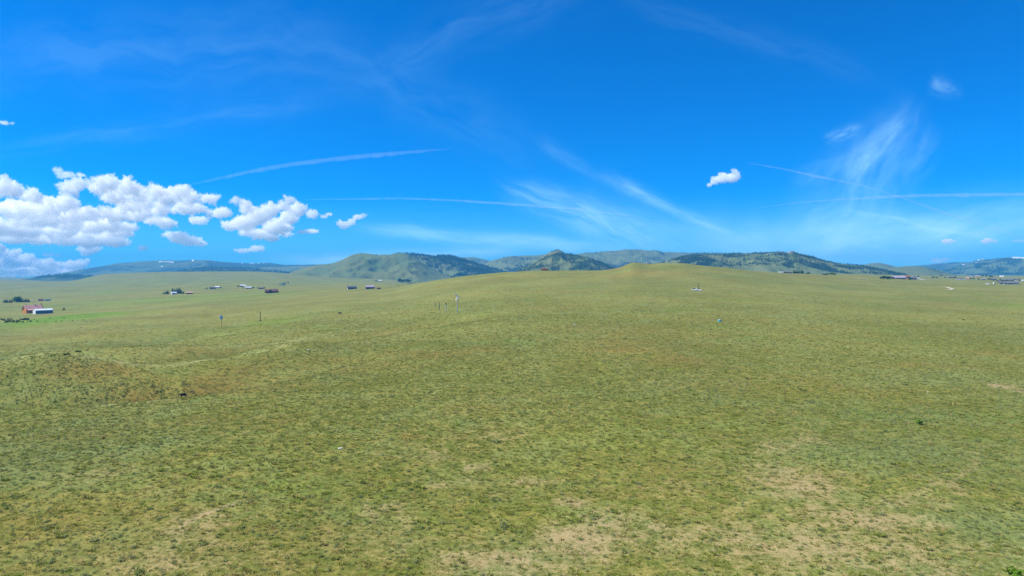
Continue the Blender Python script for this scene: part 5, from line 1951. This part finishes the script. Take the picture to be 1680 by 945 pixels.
cloud("huge heap of white cumulus cloud at the left, largest in the sky", [
    (-30, 318, 26, 20), (0, 308, 20, 16), (22, 313, 18, 13), (46, 320, 16, 12), (66, 328, 12, 8), (8, 342, 26, 17), (44, 343, 24, 16), (76, 338, 20, 15), (104, 333, 18, 14),
    (122, 311, 16, 12), (140, 304, 10, 7), (157, 307, 15, 12), (186, 304, 18, 14), (204, 306, 18, 15), (220, 318, 16, 13), (200, 326, 20, 12), (236, 330, 12, 11),
    (90, 356, 28, 18), (122, 352, 20, 14), (150, 353, 18, 10), (176, 350, 20, 11), (204, 352, 22, 12), (232, 350, 18, 12),
    (256, 315, 15, 12), (276, 322, 18, 15), (301, 316, 15, 12), (318, 324, 14, 12), (340, 326, 15, 9), (350, 330, 9, 8), (300, 340, 18, 11), (328, 343, 14, 9), (266, 345, 16, 12),
    (-20, 372, 30, 18), (15, 374, 22, 14), (46, 378, 22, 12), (84, 380, 22, 12), (120, 378, 18, 12), (150, 374, 18, 11), (186, 380, 20, 9), (250, 362, 18, 7), (272, 366, 16, 8),
    (120, 396, 22, 8), (160, 398, 20, 10), (196, 398, 20, 9), (150, 409, 16, 8), (88, 390, 14, 7), (172, 388, 20, 8), (30, 390, 24, 11), (66, 393, 24, 9), (110, 365, 24, 12), (140, 388, 22, 11), (60, 360, 26, 14), (182, 368, 22, 11), (212, 374, 16, 8), (214, 338, 18, 10)], voxel=24, seed=3)
cloud("second large white cumulus cloud, right of the huge heap", [
    (388, 329, 9, 6), (402, 336, 11, 8), (370, 350, 14, 9), (352, 352, 10, 6), (328, 362, 14, 7), (410, 345, 12, 9), (426, 356, 18, 14), (400, 366, 20, 12), (374, 370, 16, 8),
    (446, 344, 16, 10), (468, 338, 10, 9), (476, 330, 10, 7), (490, 345, 15, 12), (512, 352, 11, 8), (480, 360, 16, 10), (455, 374, 22, 12), (426, 384, 18, 10), (402, 380, 14, 8), (450, 391, 14, 6), (470, 384, 10, 6)], voxel=22, seed=5)
cloud("white lens shaped cloud hanging low under the second large cumulus", [(282, 386, 12, 6), (298, 391, 18, 8), (318, 396, 16, 7), (334, 400, 10, 4)], voxel=24, seed=8)
cloud("small round white puff between the huge heap and the hills", [(231, 408, 6, 3.4), (238, 407, 7, 4.4)], voxel=16, seed=9)
cloud("small white cloud with a curled right end above the butte", [(558, 367, 7, 5), (567, 371, 9, 6), (577, 365, 8, 6), (588, 357, 9, 4.5), (597, 354, 5, 3)], voxel=18, seed=10)
cloud("tiny white shred right at the tip of the second large cumulus", [(532, 356, 6, 3), (540, 352, 6, 3)], voxel=14, seed=11)
cloud("thin flat white cloud just under the right side of the second large cumulus", [(496, 381, 7, 3.5), (508, 379, 11, 4.4), (517, 380, 6, 3)], voxel=16, seed=12)
cloud("low white puff over the far blue range", [(402, 412, 9, 4), (415, 409, 10, 5), (427, 408, 8, 5), (388, 411, 5, 2.6)], voxel=16, seed=13)
cloud("ragged white scrap floating above the huge heap", [(100, 281, 7, 4), (108, 287, 9, 5), (118, 289, 10, 4), (130, 287, 9, 3), (100, 290, 8, 2)], voxel=16, seed=14, m=CLOUD_THIN)
cloud("low bank of white cumulus along the left horizon", [(-30, 412, 24, 10), (4, 408, 12, 7), (18, 416, 11, 6), (-20, 432, 30, 11), (12, 428, 22, 10), (42, 428, 18, 9), (64, 433, 14, 7), (90, 435, 18, 7), (118, 435, 15, 7), (138, 434, 12, 6), (142, 428, 7, 4), (60, 446, 60, 5), (-10, 448, 40, 6), (110, 446, 40, 4)],
      dep=13500, voxel=22, seed=15, m=vol_mat("bank_vapour", 0.014))
cloud("faint white wisp just above the low cloud bank", [(82, 418, 9, 3.4), (94, 419, 6, 2.4)], voxel=14, seed=16, m=CLOUD_THIN)
cloud("lone white cloud with a hooked top in the middle of the right sky", [(1163, 304, 5, 3.5), (1173, 297, 8, 7), (1184, 293, 10, 9), (1195, 294, 10, 8), (1206, 291, 7, 6.5), (1204, 281, 5, 4.5), (1209, 285, 4, 5)], voxel=18, seed=17)
cloud("small flat white cloud, left of the two over the right range", [(1548, 396, 7, 3.8), (1557, 396, 8, 4.4), (1563, 397, 5, 3)], voxel=14, seed=18)
cloud("small flat white cloud, right of the two over the right range", [(1617, 396, 6, 3.4), (1623, 394.5, 7, 4.4), (1630, 396, 5, 3)], voxel=14, seed=19)
cloud("thin white cloud sliver at the right edge over the snowy range", [(1668, 395, 6, 2.2), (1677, 395, 7, 2.6)], voxel=12, seed=20, m=CLOUD_THIN)
cloud("faint white wisp high at the left edge of the sky", [(10, 203, 6, 2.5), (17, 205, 7, 3), (22, 203, 4, 2)], voxel=12, seed=21, m=CLOUD_THIN)
cloud("low white cloud bank on the right horizon left of the snowy range", [(1545, 428, 12, 4), (1556, 426, 8, 3)], voxel=16, seed=22, m=CLOUD_THIN)


# ---------------------------------------------------------------- contrails
def contrail(label, pts, dep=17000.0, density=0.0009, seed=1):
    """old aircraft trail: a long irregular tube of thin ice haze; pts are (column, row, half width in pixels)"""
    s = dep / F
    q = np.array(pts, float)
    tt = np.linspace(0, 1, len(q))
    ts = np.linspace(0, 1, 90)
    u, rw, hw = (pchip(tt, q[:, i], ts) for i in range(3))
    r = random.Random(seed)
    bm = bmesh.new()
    P, R = [], []
    for i in range(len(ts)):
        j = pnoise(np.array([i * .35]), np.array([seed * 3.3]), seed)[0]
        j2 = pnoise(np.array([i * .9]), np.array([seed * 5.1]), seed + 1)[0]
        P.append(((u[i] - CX) * s, dep + 600 * math.sin(ts[i] * 2), CAM_H + (HZ - rw[i] - hw[i] * .25 * j) * s))
        R.append(max(hw[i], .25) * 1.2 * s * (1 + .22 * j + .18 * j2))
    tube(bm, P, R, 12)
    bmesh.ops.recalc_face_normals(bm, faces=bm.faces[:])
    me = bpy.data.meshes.new("contrail")
    bm.to_mesh(me)
    bm.free()
    o = link("contrail", me, vol_mat("ice_haze", density * 3.0 / max(float(np.median(hw)), .8), (1, 1, 1), .3))
    return tag(o, label, "contrail")


contrail("long curved contrail rising from the huge cumulus heap towards the middle", [(306, 305, .8), (360, 291, 2.2), (420, 276, 3.0), (500, 262, 3.2), (580, 252, 3.4), (630, 247, 3.2), (680, 242.5, 2.4), (740, 238, .6)], density=.0009, seed=1)
contrail("nearly level thin contrail above the lone butte", [(500, 328, .6), (570, 325.6, 1.1), (660, 323.4, 1.4), (740, 325.6, 1.6), (840, 331.5, 2.0), (950, 340, 2.0), (1060, 353, .6)], density=.0013, seed=2)
contrail("bright contrail sweeping level to the right edge of the sky", [(1240, 342, .6), (1300, 333, 1.0), (1380, 325.6, 1.6), (1440, 321.6, 2.2), (1520, 317.6, 2.6), (1600, 316, 2.6), (1700, 315, 2.8), (1900, 316, 3.0)], density=.0019, seed=3)
contrail("thin contrail slanting down to the right edge across the bright one", [(1225, 268, .8), (1290, 277, 1.6), (1345, 287, 2.0), (1420, 300, 1.3), (1500, 322, 1.6), (1560, 342, 2.4), (1620, 361, 2.2), (1700, 386, 2.0), (1800, 420, 2.0)], density=.0013, seed=4)
# ---------------------------------------------------------------- haze
bm = bmesh.new()
box(bm, -9200, 9200, -9200, 9300, -70, 268)
me = bpy.data.meshes.new("haze")
bm.to_mesh(me)
bm.free()
tag(link("haze", me, vol_mat("blue_air", 0.000112, (0.08, 0.41, 0.86), 0.0)), kind='stuff')
